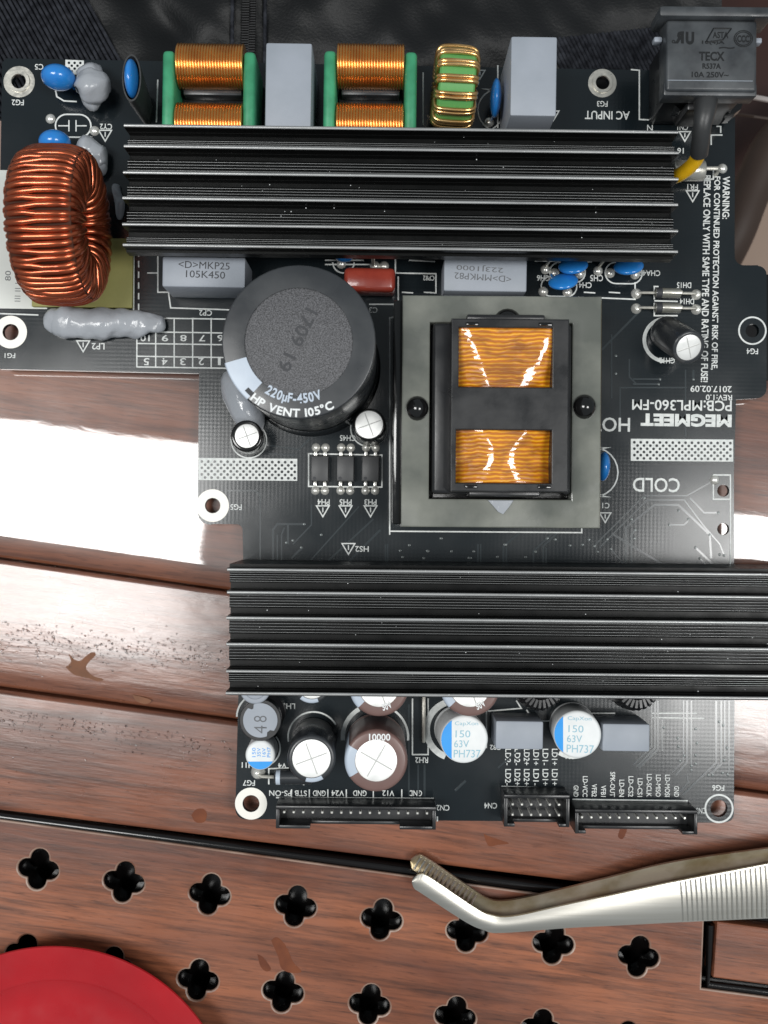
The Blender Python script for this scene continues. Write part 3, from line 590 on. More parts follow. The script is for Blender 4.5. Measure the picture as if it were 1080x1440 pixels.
# --- electrolytic cans
def can(label, px, py, rpx, z, sleeve, top='alu', inner=0.8, base=None, stripe=None, stripe_m='stripe', vent=True, name='capacitor', tag_it=True, vrot=20):
    t = X(px, py, z); b = X(base[0], base[1], 0) if base else Vector((t.x, t.y, 0))
    ax = t - b; Ln = ax.length; q = Vector((0, 0, 1)).rotation_difference(ax)
    r = rpx * (H - z) / F; ri = r * inner
    rd = min(0.9, r * .12) if r < 12 else .35
    prof = [(r * .9, 0.02), (r * .97, .3), (r, .9), (r, Ln * .10), (r * .955, Ln * .14), (r, Ln * .18), (r, Ln - rd)] + [(r - rd + rd * math.cos(R(a)), Ln - rd + rd * math.sin(R(a))) for a in (30, 60, 90)] + [(ri, Ln), (ri - .05, Ln - .25), (0, Ln - .25)]
    o = comp(name, MB().lathe(prof, 48), M[sleeve], b, label, q if base else None)
    o['label'] = label
    MB().lathe([(ri - .06, Ln - .24), (ri * .9, Ln - .16), (ri * .5, Ln - .1), (0, Ln - .1)], 40).build('top_disc', M[top], o)
    if vent:
        for k in range(2 if vent is True else vent):
            a = R(vrot + k * (90 if vent is True else 120)); d = Vector((math.cos(a), math.sin(a), 0)) * ri * .86
            z0 = Ln - .09
            MB().tube([(-d.x, -d.y, z0 - .06), (0, 0, z0), (d.x, d.y, z0 - .06)], min(.16, r * .035), 6).build('vent_groove', M['vent'], o)
    if stripe:
        a0, a1 = stripe
        pr = [(r + .04, Ln * .2), (r + .04, Ln - rd)] + [(r - rd + (rd + .04) * math.cos(R(a)), Ln - rd + (rd + .04) * math.sin(R(a))) for a in (30, 60, 90)] + [(ri + .03, Ln + .04)]
        MB().lathe(pr, 14, a0, a1).build('polarity_stripe', M[stripe_m], o)
    return o, b, Ln, r, ri
big, bb, bL, br, bri = can('largest capacitor, black sleeve with pale stripe and speckled grey top', 420, 481, 108.5, 43, 'sleeve', 'alu', 0.705, stripe=(196, 228), vent=False)
for ch in list(big.children):
    if ch.name.startswith('top_disc'): bpy.data.objects.remove(ch)
def amber():
    m = bpy.data.materials.new('amber_tape_over_wire'); m.use_nodes = True; nt = m.node_tree; b = nt.nodes['Principled BSDF']; tc = nt.nodes.new('ShaderNodeTexCoord')
    mp = nt.nodes.new('ShaderNodeMapping'); mp.inputs['Scale'].default_value = (130, 330, 60); nt.links.new(tc.outputs['Object'], mp.inputs['Vector'])
    n = nt.nodes.new('ShaderNodeTexWave'); n.bands_direction = 'Y'; n.inputs['Scale'].default_value = 330; n.inputs['Distortion'].default_value = 7.5; n.inputs['Detail'].default_value = 3; n.inputs['Detail Scale'].default_value = .32; n.inputs['Detail Roughness'].default_value = .65; nt.links.new(tc.outputs['Object'], n.inputs['Vector'])
    n2 = nt.nodes.new('ShaderNodeTexNoise'); n2.inputs['Scale'].default_value = 1.0; n2.inputs['Detail'].default_value = 4; n2.inputs['Distortion'].default_value = .8; nt.links.new(mp.outputs[0], n2.inputs['Vector'])
    r = nt.nodes.new('ShaderNodeValToRGB'); e = r.color_ramp.elements; e[0].position = .05; e[0].color = (.52, .14, .003, 1); e[1].position = .9; e[1].color = (.88, .40, .010, 1); x = r.color_ramp.elements.new(.5); x.color = (.70, .23, .004, 1)
    nt.links.new(n.outputs['Fac'], r.inputs[0])
    r2 = nt.nodes.new('ShaderNodeMapRange'); r2.inputs['From Min'].default_value = .42; r2.inputs['From Max'].default_value = .66; r2.inputs['To Max'].default_value = .85; nt.links.new(n2.outputs['Fac'], r2.inputs['Value'])
    mx = nt.nodes.new('ShaderNodeMix'); mx.data_type = 'RGBA'; mx.inputs['B'].default_value = (.26, .075, .004, 1); nt.links.new(r2.outputs[0], mx.inputs['Factor']); nt.links.new(r.outputs[0], mx.inputs['A']); nt.links.new(mx.outputs['Result'], b.inputs['Base Color'])
    b.inputs['Roughness'].default_value = .35; b.inputs['Coat Weight'].default_value = 1; b.inputs['Coat Roughness'].default_value = .07; b.inputs['Coat IOR'].default_value = 1.65
    bp = nt.nodes.new('ShaderNodeBump'); bp.inputs['Strength'].default_value = .5; bp.inputs['Distance'].default_value = .2 * MM; nt.links.new(n.outputs['Fac'], bp.inputs['Height']); nt.links.new(bp.outputs[0], b.inputs['Normal'])
    return m
M['tape'] = amber()
def speckle():
    m = bpy.data.materials.new('speckled_grey_disc'); m.use_nodes = True; nt = m.node_tree; b = nt.nodes['Principled BSDF']; tc = nt.nodes.new('ShaderNodeTexCoord')
    n = nt.nodes.new('ShaderNodeTexNoise'); n.inputs['Scale'].default_value = 4200; n.inputs['Detail'].default_value = 2; nt.links.new(tc.outputs['Object'], n.inputs['Vector'])
    r = nt.nodes.new('ShaderNodeValToRGB'); r.color_ramp.elements[0].position = .38; r.color_ramp.elements[1].position = .64; r.color_ramp.elements[0].color = (.03, .03, .032, 1); r.color_ramp.elements[1].color = (.15, .15, .16, 1)
    nt.links.new(n.outputs['Fac'], r.inputs[0]); nt.links.new(r.outputs[0], b.inputs['Base Color']); b.inputs['Roughness'].default_value = .6
    bp = nt.nodes.new('ShaderNodeBump'); bp.inputs['Strength'].default_value = .5; bp.inputs['Distance'].default_value = .1 * MM; nt.links.new(n.outputs['Fac'], bp.inputs['Height']); nt.links.new(bp.outputs[0], b.inputs['Normal'])
    return m
M['speck'] = speckle()
MB().lathe([(bri - .06, bL - .24), (bri * .97, bL - .1), (0, bL - .1)], 64).build('top_disc', M['speck'], big)
def arc_text(s, r, a_mid, span, size, z, m, parent, bold=.03, squeeze=1.0):
    """letters standing round an arc, read from outside the front edge"""
    ws = []
    for ch in s:
        if ch == ' ': ws.append(.35); continue
        me = textmesh(ch, bold); xs = [v.co.x for v in me.vertices]; ws.append(max(xs) - min(xs) + .1); bpy.data.meshes.remove(me)
    tot = sum(ws); a = a_mid - span / 2; mb = bmesh.new()
    for ch, wd in zip(s, ws):
        am = a + span * wd / tot / 2; a += span * wd / tot
        if ch == ' ': continue
        me = textmesh(ch, bold); xs = [v.co.x for v in me.vertices]; cx = (min(xs) + max(xs)) / 2
        fx = r * R(span) / tot
        Mx = Matrix.Translation((r * math.cos(R(am)) * MM, r * math.sin(R(am)) * MM, z * MM)) @ Matrix.Rotation(R(am + 90), 4, 'Z') @ Matrix.Diagonal((fx * MM, size * MM, 1, 1)) @ Matrix.Translation((-cx, 0, 0))
        me.transform(Mx); mb.from_mesh(me); bpy.data.meshes.remove(me)
    me = bpy.data.meshes.new('lettering'); mb.to_mesh(me); mb.free(); return link('lettering', me, m, parent)
k43 = (H - 43) / F
arc_text('220\u00b5F-450V', 85.5 * k43, 264.5, 58, 2.9, bL + .05, M['stripe'], big)
arc_text('HP VENT 105\u00b0C', 105.2 * k43, 264, 70, 2.5, bL + .05, M['white'], big)
MB().lathe([(95 * k43, bL + .06), (102 * k43, bL + .06)], 4, 222, 229).build('stripe_mark', M['ink'], big)
T('1709 19', 418, 478, 94, 19, -115, bL + 0.02, M['ink'], big, .01, loc0=bb)
# glossy clear shrink collar round its foot
MB().lathe([(br + .5, .05), (br + .9, .4), (br + .35, 3.0), (br + .15, 8)], 48, 200, 420).build('glue_collar', M['silic'] if False else M['blkg'], big)
comp('glue', MB().ell((0, 0, 0), 4.5, 9.5, 5, jit=.18, seed=5, rot=R(25)), M['silic'], X(341, 565, 3), 'pale grey silicone running down beside the largest capacitor')
can('small capacitor with silver cross-cut top at lower left of the largest capacitor', 347, 613, 22.5, 12, 'blkg', inner=.76, base=(352, 620))
can('small silver-topped capacitor between the largest capacitor and the transformer', 519, 597, 23, 14, 'blkg', inner=.86, base=(522, 606))
can('leaning black capacitor with silver top near the right warning text', 969, 489, 24, 14, 'sleeve', inner=.78, base=(935, 466), stripe=(200, 260), stripe_m='chip')
can('black capacitor with silver cross-cut top above the wide pin connector', 438, 1067, 34, 21, 'sleeve', inner=.80, stripe=(255, 300), base=(441, 1040))
cb, pb, lb, rb, rib = can('brown capacitor with bright silver top above the wide pin connector', 529, 1070, 44.5, 20, 'brown', inner=.67, stripe=(150, 212), base=(528, 1043), vrot=-30)
arc_text('1000', (rb + rib) / 2 - .9, 95, -42, 2.2, lb + .04, M['white'], cb) if False else T('10000', 532, 1034, 30, 10, 0, lb + .06, M['white'], cb, .02, loc0=pb, tilt=0) and None
c2, p2, l2, r2, ri2 = can('brown silver-topped capacitor half hidden under the lower heatsink, left one', 533, 966, 42, 20, 'brown', inner=.68, stripe=(165, 225), base=(533, 950))
arc_text('50V', (r2 * .80), 292, 26, 2.2, l2 + .05, M['white'], c2)
c3, p3, l3, r3, ri3 = can('brown silver-topped capacitor half hidden under the lower heatsink, right one', 661, 966, 42, 20, 'brown', inner=.68, stripe=(175, 225), base=(657, 950))
arc_text('50V', (r3 * .80), 300, 26, 2.2, l3 + .05, M['white'], c3)
can('black capacitor almost wholly hidden under the lower heatsink', 439, 962, 27, 17, 'sleeve', inner=.78, stripe=(230, 290), base=(438, 950))
can('grey-topped part peeping out above the round inductor', 359, 968, 22, 14, 'greyp', 'greyp', .7, vent=False, base=(359, 958))
for o_ in list(bpy.data.objects):
    pass
def polymer(label, px, py, rpx, z, base, cut, texts, rot_cut, tm='pale_cyan'):
    t = X(px, py, z); b = X(base[0], base[1], 0); r = rpx * (H - z) / F; Ln = (t - b).length; q = Vector((0, 0, 1)).rotation_difference(t - b)
    rd = .7
    prof = [(r * .92, .02), (r, .8), (r, Ln * .12), (r * .95, Ln * .17), (r, Ln * .22), (r, Ln - rd)] + [(r - rd + rd * math.cos(R(a)), Ln - rd + rd * math.sin(R(a))) for a in (30, 60, 90)] + [(0, Ln)]
    o = comp('polymer_capacitor', MB().lathe(prof, 48), M['white'], b, label, q)
    a = math.degrees(math.acos(cut)); rr = r - rd * .35
    seg = [(rr * math.cos(R(rot_cut - a + 2 * a * i / 20)), rr * math.sin(R(rot_cut - a + 2 * a * i / 20))) for i in range(21)]
    sheet('blue_segment', [seg], M['cyan'], o, Ln - rd * .1, Ln + .04)
    for s, dx, dy, wd, ht, rt in texts:
        k = (H - z) / F; me = textmesh(s, .0); xs = [v.co.x for v in me.vertices]; ys = [v.co.y for v in me.vertices]
        me.transform(Matrix.Translation((dx * k * MM, -dy * k * MM, (Ln + .05) * MM)) @ Matrix.Rotation(R(rt), 4, 'Z') @ Matrix.Diagonal((wd * k * MM / (max(xs) - min(xs)), ht * k * MM / (max(ys) - min(ys)), 1, 1)) @ Matrix.Translation((-(min(xs) + max(xs)) / 2, -(min(ys) + max(ys)) / 2, 0)))
        link('lettering', me, M[tm], o)
    return o
tx = [('CapXon', 3, -22, 33, 7, -1), ('150', -2, -8, 21, 10, -1), ('63V', -4, 6, 21, 10, -1), ('PH737', 4, 20, 38, 11, -1)]
polymer('white-topped blue-marked polymer capacitor left of the pale grey block', 653, 1040, 34, 14, (642, 1023), .55, tx, 180)
polymer('white-topped blue-marked polymer capacitor between the two pale grey blocks', 812, 1033, 33.5, 14, (804, 1018), .62, tx, 180)
polymer('small white and blue polymer capacitor below the round inductor', 366, 1062, 21, 12, (371, 1050), .45, [('150', -9, -4, 13, 5, 90), ('35V', -2, -4, 12, 5, 90), ('16V', 5, -4, 12, 5, 90), ('PH7', 12, -4, 14, 5, 90)], 270, 'cyan')
# --- round inductor 4B
t = X(366, 1013, 12); r = 29.5 * (H - 12) / F
ind = comp('inductor', MB().lathe([(r, .05), (r, 2), (r * .8, 3), (r * .8, 8.5), (r, 9.5), (r, 11.6), (r * .97, 11.8), (r * .84, 11.8), (0, 11.8)], 48), M['blkp'], (t.x, t.y, 0), 'round inductor with pale grey top marked 48')
def notch(R0, k, n=48):
    pts = []
    for i in range(n):
        a = 360 * i / n; rr = R0 * (.80 if min(abs((a - c + 180) % 360 - 180) for c in k) < 10 else 1); pts.append((rr * math.cos(R(a)), rr * math.sin(R(a))))
    return pts
sheet('top_disc', [notch(r * .82, (125, 308))], M['greyp'], ind, 11.81, 12.0)
T('4', 366, 1026, 11, 18, 90, 12.05, M['grey_ink'], ind, -.01, loc0=(t.x, t.y, 0)); T('8', 366, 1011, 9, 18, 90, 12.05, M['grey_ink'], ind, -.01, loc0=(t.x, t.y, 0))
# --- dark wound inductors under the lower heatsink
for (x, y, lb_) in [(761, 966, 'dark wound coil peeping out under the lower heatsink, left of the second polymer capacitor'), (897, 966, 'dark wound coil peeping out under the lower heatsink above the right grey block')]:
    t = X(x, y, 13); r = 37 * (H - 13) / F
    o = comp('coil', MB().lathe([(r * .9, .05), (r * .9, 10), (r * .8, 12), (r * .4, 12), (r * .35, 9), (0, 9)], 40), M['blkp'], (t.x, t.y, 0), lb_)
    mb = MB()
    pts = []
    for i in range(26 * 10):
        a = 2 * math.pi * i / 260; p_ = 2 * math.pi * i / 10
        rr = r * .66 + r * .30 * math.cos(p_); pts.append((rr * math.cos(a), rr * math.sin(a), 6.5 + 6.4 * math.sin(p_)))
    mb.tube(pts, .62, 6, closed=True).build('winding', M['blkp'], o)
# --- grey film blocks
def block(label, x0, y0, x1, y1, z, dy=0.0, name='film_capacitor', bev=.5, m='greyp', tp=0.0):
    a = X(x0, y0, z); b = X(x1, y1, z); cx, cy = (a.x + b.x) / 2, (a.y + b.y) / 2; wx, wy = (b.x - a.x) / 2, (a.y - b.y) / 2
    return comp(name, MB().box(-wx - tp, wx + tp, -wy - tp, wy + tp, .05, z, bev, 2, tp), M[m], (cx, cy, 0), label, (0, 0, R(TILT)), ang=30), (cx, cy, 0)
block('tall pale grey box capacitor between the two green-ended coils', 373, 60, 438, 192, 22)
block('tall pale grey box capacitor left of the AC INPUT printing', 718, 51, 783, 163, 24)
f1, p1 = block('grey box capacitor printed MKP25 left of the largest capacitor', 228, 361, 345, 404, 14)
f2, p2_ = block('grey box capacitor printed MMKP82 above the transformer', 624, 364, 741, 410, 13)
block('pale grey block between the two large polymer capacitors', 697, 1014, 764, 1054, 12); block('pale grey block right of the second large polymer capacitor', 847, 1018, 914, 1057, 12)
def on(o, p, s, px, py, wd, ht, rot, z, m='grey_ink', bold=0.0):
    me_o = T(s, px, py, wd, ht, rot, z, M[m], o, bold, loc0=p); me_o.data.transform(Matrix.Rotation(-R(TILT), 4, 'Z')); return me_o
on(f1, p1, '\u003cD\u003eMKP25', 287, 373, 72, 10, -1.5, 14.05, 'ink'); on(f1, p1, '105K450', 289, 386, 55, 10, -1.5, 14.05, 'ink')
on(f2, p2_, '223J1000', 675, 377, 66, 9, 177, 13.05); on(f2, p2_, '\u003cD\u003eMMKP82', 679, 390, 80, 9, 177, 13.05)
# --- red film capacitor
a = X(520, 396, 5); mb = MB().box(-6.5, 6.5, -3.0, 3.0, -4.6, 3.4, 1.2, 3)
comp('film_capacitor', mb, M['red'], a, 'dark red film capacitor beside the largest capacitor', (0, 0, R(-1)))
# --- choke coils with green ends
def choke(label, cx):
    z0 = 15; k = (H - z0) / F; y1 = 93; r = 5.4
    P = X(cx, 119, z0); P.z = 0
    hw = 47 * k
    o = None
    m0 = MB()
    for sx in (-1, 1): pass
    c1 = X(cx, y1, z0); c2 = X(cx, 176, z0); dy1 = c1.y - P.y; dy2 = c2.y - P.y
    # black bobbin with central divider is the body
    body = MB().box(-hw + .2, hw - .2, dy2 + 3.0, dy1 - 3.0, .05, 9, .4)
    o = comp('choke', body, M['blkp'], P, label, (0, 0, R(TILT)))
    gy = X(cx, 128, 13).y - P.y; MB().box(-hw + 1.0, hw - 1.0, gy - 1.0, gy + 1.0, 9.1, 13, .3).build('grey_bar', M['sleeve'], o)
    for sx in (-1, 1):
        x0 = sx * (hw + .1); x1 = sx * (hw + 3.1)
        MB().box(min(x0, x1), max(x0, x1), dy2 - 4.5, dy1 + 2.2, 2, 19.2, 1.1, 3).build('green_end', M['green'], o)
    for dy in (dy1, dy2):
        n = 24; prof = [(0.5, -hw)]
        for i in range(n):
            x = -hw + 2 * hw * i / n; d = 2 * hw / n
            prof += [(r - .34, x + .02 * d), (r - .08, x + .2 * d), (r, x + .5 * d), (r - .08, x + .8 * d)]
        prof += [(r - .34, hw), (.5, hw)]
        MB().lathe(prof, 36, c=(0, dy, z0 - .5), ax=(1, 0, 0)).build('winding', M['gold'], o, ang=80)
    return o
choke('copper-wound choke with green ends nearer the copper toroid', 297); choke('copper-wound choke with green ends left of the gold wire ring', 521)
# --- big copper toroid standing on edge
C = X(80, 318, 20); N = 66
tor = comp('toroid_coil', MB().lathe([(10, -7.4), (17.5, -7.4), (17.5, 7.4), (10, 7.4), (10, -7.4)], 48, ax=(1, 0, 0)), M['corebrown'], (-78.3, C.y, 20), 'large toroid wound with thick copper wire at left edge')
pts = []; S = 30
for i in range((N + 1) * S):
    t_ = i / S; tur = int(t_); th = math.pi + 2 * math.pi * t_ / N + .012 * math.sin(tur * 2.7); ph = 2 * math.pi * t_
    e = .62; cs, sn = math.cos(ph), math.sin(ph); cs = math.copysign(abs(cs) ** e, cs); sn = math.copysign(abs(sn) ** e, sn)
    rin = (9.2, 7.4, 6.0)[tur % 3] + random.uniform(-.1, .1) * 0; rout = 18.3 + (.12 if tur % 5 == 0 else 0)
    rc, rb2 = (rin + rout) / 2, (rout - rin) / 2
    rho = rc + rb2 * cs; axl = (7.9 + (.4 if tur % 3 == 2 else 0)) * sn
    pts.append((axl, rho * math.sin(th), rho * math.cos(th)))
MB().tube(pts, .80, 8).build('winding', M['copper'], tor, ang=80)
o = comp('mounting_base', MB().box(-13, 13, -9, 9, .06, 1.6, .2), M['olive'], X(118, 385, 0) , 'yellow fibre base plate under the copper toroid', (0, 0, R(TILT)))
comp('sticker', MB().box(-7.2, 7.2, -18, 18, .05, .12), M['paper'], X(29, 337), 'white printed sticker beneath the copper toroid', (0, 0, R(TILT)), ang=0)
st = [o_ for o_ in pcb.children if o_.name == 'sticker'][0]; sp = X(29, 337)
for s, x, y, wd, ht, rt in [('80', 12, 388, 14, 8, 90), ('||| || |', 26, 411, 26, 8, 90)]: T(s, x, y, wd, ht, rt, .15, M['grey_ink'], st, 0.0, loc0=sp)
MB().box(-6.9, -6.1, 16.6, 17.4, .13, .15).build('printed_mark', M['ink'], st, ang=0)
# --- silicone worms and lumps
def worm(label, pts, rs, flat=.7, seed=1):
    P = catmull([X(*p) for p in pts], 8); n = len(P); from mathutils import noise
    rr = []
    for i in range(n):
        t_ = i / (n - 1) * (len(rs) - 1); j = min(int(t_), len(rs) - 2); q = rs[j] * (1 - t_ + j) + rs[j+1] * (t_ - j)
        rr.append(q * (1 + .16 * noise.noise((i * .13, seed, 0))))
    c = P[n // 2].copy(); c.z = 0
    mb = MB().tube([p - c for p in P], rr, 20)
    for e, s in ((0, -1), (n - 1, 1)):
        mb.ell(P[e] - c, rr[e], rr[e], rr[e], 20, 12)
    for v in mb.bm.verts:
        v.co.z = max(.05, v.co.z * flat + .7 * noise.noise(v.co * .22) + .35 * noise.noise(v.co * .6)); v.co.x += .8 * noise.noise(v.co * .3 + Vector((3, 1, 7))); v.co.y += .9 * noise.noise(v.co * .4 + Vector((9, 4, 2)))
    return comp('silicone', mb, M['silic'], c, label, ang=60)
worm('long bead of pale grey silicone below the copper toroid', [(76, 450, 3), (100, 453, 3.4), (130, 453, 3.5), (165, 453, 3.2), (195, 455, 2.8), (219, 456, 2.2)], [3.2, 4.3, 4.1, 3.7, 3.4, 2.4])
worm('lump of grey silicone by the upper left blue disc capacitor', [(128, 108, 5), (130, 124, 6), (128, 140, 4)], [3.6, 4.9, 2.6], .95, 4)
worm('lump of grey silicone tucked behind the copper toroid', [(122, 206, 5), (133, 215, 4), (140, 235, 3)], [3.0, 3.2, 2.2], .9, 6)
worm('thin grey silicone smear between copper toroid and upper heatsink', [(163, 265, 1), (168, 285, 1.2), (168, 300, 1)], [1.2, 1.6, 1.2], .7, 8)
# --- blue discs
def disc(label, px, py, z, d, th, yaw, lean=0.0, m='blue', name='disc_capacitor'):
    c = X(px, py, z); mb = MB().ell((0, 0, 0), d / 2, th / 2, d / 2, 28, 18)
    for s in (-1, 1): mb.tube([(s * d * .25, 0, -d * .4), (s * d * .25, 0, -z + .1)], .35, 6)
    return comp(name, mb, M[m], c, label, (R(lean), 0, R(yaw)), ang=60)
disc('blue disc capacitor beside grey silicone in the upper left corner', 82, 109, 7, 8.6, 6.2, -5); disc('blue disc capacitor peeping out above the copper toroid', 77, 200, 7, 8.0, 6.0, 0)
disc('blue disc capacitor standing edge-on left of the tall grey box by AC INPUT', 697, 138, 9, 9.5, 2.8, 88)
disc('blue disc in a black heat-shrink sleeve left of the first choke', 185.5, 111, 16, 9.2, 3.2, 89)
slv = MB()
c = X(185, 114, 17); ring_pts = []
for (rx, ry, z) in [(1.6, 4.0, .1), (2.0, 5.0, 8), (2.3, 5.7, 14), (2.35, 5.8, 17)]:
    ring_pts.append([(rx * math.cos(2*math.pi*i/28), ry * math.sin(2*math.pi*i/28) + (z - 9) * .10, z) for i in range(28)])
for (rx, ry, z) in [(2.0, 5.35, 17), (1.9, 4.8, 9)]: ring_pts.append([(rx * math.cos(2*math.pi*i/28), ry * math.sin(2*math.pi*i/28) + (z - 9) * .10, z) for i in range(28)])
vs = [p for r_ in ring_pts for p in r_]; fs = []
for j in range(len(ring_pts) - 1):
    for i in range(28): fs.append((j*28+i, j*28+(i+1) % 28, (j+1)*28+(i+1) % 28, (j+1)*28+i))
comp('heat_shrink', slv.poly(vs, fs), M['rub'], (c.x, c.y, 0), 'black heat-shrink sleeve round the upper left blue disc', ang=60)
for lb_, x, y in [('blue disc capacitor just below the upper heatsink, left of the right pair', 806, 374), ('blue disc capacitor nearest the transformer corner', 792, 396), ('blue disc capacitor beside the CHA45 printing', 884, 375)]: disc(lb_, x, y, 5, 7.6, 2.6, 12, 38)
disc('small blue disc capacitor mostly hidden under the upper heatsink edge', 484, 362, 4, 4.5, 2.4, 0); disc('blue disc capacitor half hidden right of the transformer', 848, 656, 5, 7.6, 3.4, 86)
# --- small gold toroid
c = X(639, 123, 12); gt = comp('toroid_coil', MB().lathe([(4.6, -4.0), (5, -4.4), (8.5, -4.4), (8.9, -4.0), (8.9, 4.0), (8.5, 4.4), (5, 4.4), (4.6, 4.0), (4.6, -4.0)], 44, ax=(1, 0, 0)), M['greenc'], c, 'green ring core wound with pale gold wire', (0, R(2), R(-4)))
for tw in range(15):
    th = 2 * math.pi * (tw + .5) / 15 + .06
    for dd in (-.052, .052):
        loop = []
        for i in range(24):
            ph = 2 * math.pi * i / 24; e = .5; cs = math.copysign(abs(math.cos(ph)) ** e, math.cos(ph)); sn = math.copysign(abs(math.sin(ph)) ** e, math.sin(ph))
            rho = 6.75 + 2.75 * cs; ax_ = 4.95 * sn; tt = th + dd * (9.5 / max(rho, 4)) + .018 * ax_ / 5
            loop.append((ax_, rho * math.sin(tt), rho * math.cos(tt)))
        MB().tube(loop, .56, 8, closed=True).build('wire_turn', M['yellw'], gt, ang=80)
# --- transformer
zc, zb = 24, 30
def RX(x0, y0, x1, y1, z): a = X(x0, y0, z); b = X(x1, y1, z); return a.x, b.x, b.y, a.y
tp = X(705, 579, zc); tp.z = 0
def loc2(x0, y0, x1, y1, z): a = RX(x0, y0, x1, y1, z); return (a[0] - tp.x, a[1] - tp.x, a[2] - tp.y, a[3] - tp.y)
o4 = loc2(567, 418, 843, 740, zc); i4 = loc2(602, 452, 806, 704, zc)
rec = lambda a: [(a[0], a[2]), (a[1], a[2]), (a[1], a[3]), (a[0], a[3])]
tf = sheet('transformer', [rec(o4), rec(i4)], M['core'], pcb, .05 + 3, zc, .35, loc=tp); tag(tf, 'large transformer with grey-green core and amber taped windings'); tf.rotation_euler = (0, 0, R(TILT * .5))
MB().box(o4[0] - 2.4, o4[0] - .05, o4[2] + .3, o4[3] - .3, 2, zc - 2.5, .5).build('side_plate', M['blkg'], tf)
MB().box(o4[1] + .02, o4[1] + .5, o4[2] + .3, o4[3] - .3, 4, zc - .6, .1).build('varnish_edge', M['varn'], tf)
MB().box(o4[0] + .4, o4[1] - .4, o4[2] - .5, o4[3] + .5, .06, 3.02, .2).build('transformer_base', M['blkp'], tf)
fb = loc2(603, 453, 805, 703, zc - 3)
MB().box(fb[0] + .3, fb[1] - .3, fb[2] + .3, fb[3] - .3, 3.05, zc - 4, .3).build('bobbin', M['blkg'], tf)
def win(x0, y0, x1, y1): return loc2(x0, y0, x1, y1, zb)
ob = win(636, 450, 798, 690); w1 = win(643, 459, 778, 546); w2 = win(640, 603, 778, 681)
for nm, poly in (('bobbin_frame', [rec(ob), rec(w1), rec(w2)]),): sheet(nm, poly, M['blkp'], tf, zc - 6, zb, .3)
s1 = loc2(608, 455, 637, 695, zc + 1); MB().box(s1[0], s1[1], s1[2], s1[3], zc - 5, zc + 1.5, .9, 3).build('bobbin_flange', M['blkp'], tf)
s2 = loc2(797, 455, 803, 695, zc + 1); MB().box(s2[0] - 1, s2[1], s2[2], s2[3], zc - 5, zc + 1.5, .9, 3).build('bobbin_flange', M['blkp'], tf)
for x0, x1 in ((655, 672), (758, 776)):
    for y0, y1 in ((453, 458), (682, 687)):
        q = loc2(x0, y0, x1, y1, zb + .6); MB().box(q[0], q[1], q[2], q[3], zb - 1, zb + .7, .2).build('clip', M['blkg'], tf)
q = loc2(660, 690, 760, 698, zb - 3); MB().box(q[0], q[1], q[2], q[3], zc - 4, zb - 2, .4).build('bobbin_lip', M['blkp'], tf)
q = loc2(655, 443, 765, 452, zb - 3); MB().box(q[0], q[1], q[2], q[3], zc - 4, zb - 2, .5).build('bobbin_lip', M['blkp'], tf)
q = loc2(692, 432, 735, 455, zc + 1); MB().ell(((q[0] + q[1]) / 2, q[2], zc - .5), (q[1] - q[0]) / 2, (q[3] - q[2]), 2.6).build('glue_dome', M['blkg'], tf)
for x, y in ((587, 574), (824, 570)):
    q = X(x, y, zc + 2) - tp; MB().ell((q.x, q.y, zc - .2), 2.75, 3.0, 2.9).build('glue_dome', M['blkg'], tf)
sheet('glue_drip', [[((X(x_, y_, zc).x - tp.x), (X(x_, y_, zc).y - tp.y)) for x_, y_ in ((689, 704.5), (721, 704.5), (716, 712), (708, 722), (702, 719), (695, 711))]], M['silic'], tf, zc + .01, zc + .5, .2)
def tape_win(a, seed):
    from mathutils import noise
    nx, ny = 80, 90; vs = []
    for j in range(ny + 1):
        for i in range(nx + 1):
            u, v = i / nx, j / ny; x = a[0] - .3 + (a[1] - a[0] + .6) * u; y = a[2] - .3 + (a[3] - a[2] + .6) * v
            W = a[1] - a[0]; sp = lambda t, w_: w_ * math.log(1 + math.exp(max(-30, min(30, t / w_))))
            if seed == 1: uL = .085 + .285 * (1 - v); uR = .95 - .26 * (1 - v) ** 2
            else: uL = .26 + .13 * math.sin(math.pi * v); uR = .73 - .13 * math.sin(math.pi * min(1, v * 1.1))
            z = zb - 1.2 - .44 * W * sp(uL - u, .03) - .44 * W * sp(u - uR, .02 + .05 * (1 - v) ** 2) + .075 * (v - .5) * (a[3] - a[2])
            z += .045 * abs(math.sin(math.pi * (v * 11 + .25 * math.sin(u * 5 + seed)))) * (.5 + .5 * noise.noise((u * 2, v * 4, seed + 9))) + .04 * noise.noise((u * 6, v * 9, seed)) + .16 * noise.noise((u * 2.5, v * 2.5, seed + 4)) + .22 * max(0, .25 - abs(noise.noise((u * 4 + v, v * 3 - u, seed + 2)))) + .06 * noise.noise((u * 9, v * 7, seed + 5)) - 1.6 * max(0, abs(2 * v - 1) - .86) ; vs.append((x, y, z))
    fs = [(j * (nx+1) + i, j * (nx+1) + i + 1, (j+1) * (nx+1) + i + 1, (j+1) * (nx+1) + i) for j in range(ny) for i in range(nx)]
    return MB().poly(vs, fs).build('taped_winding', M['tape'], tf, ang=80)
tape_win(w1, 1); tape_win(w2, 2)
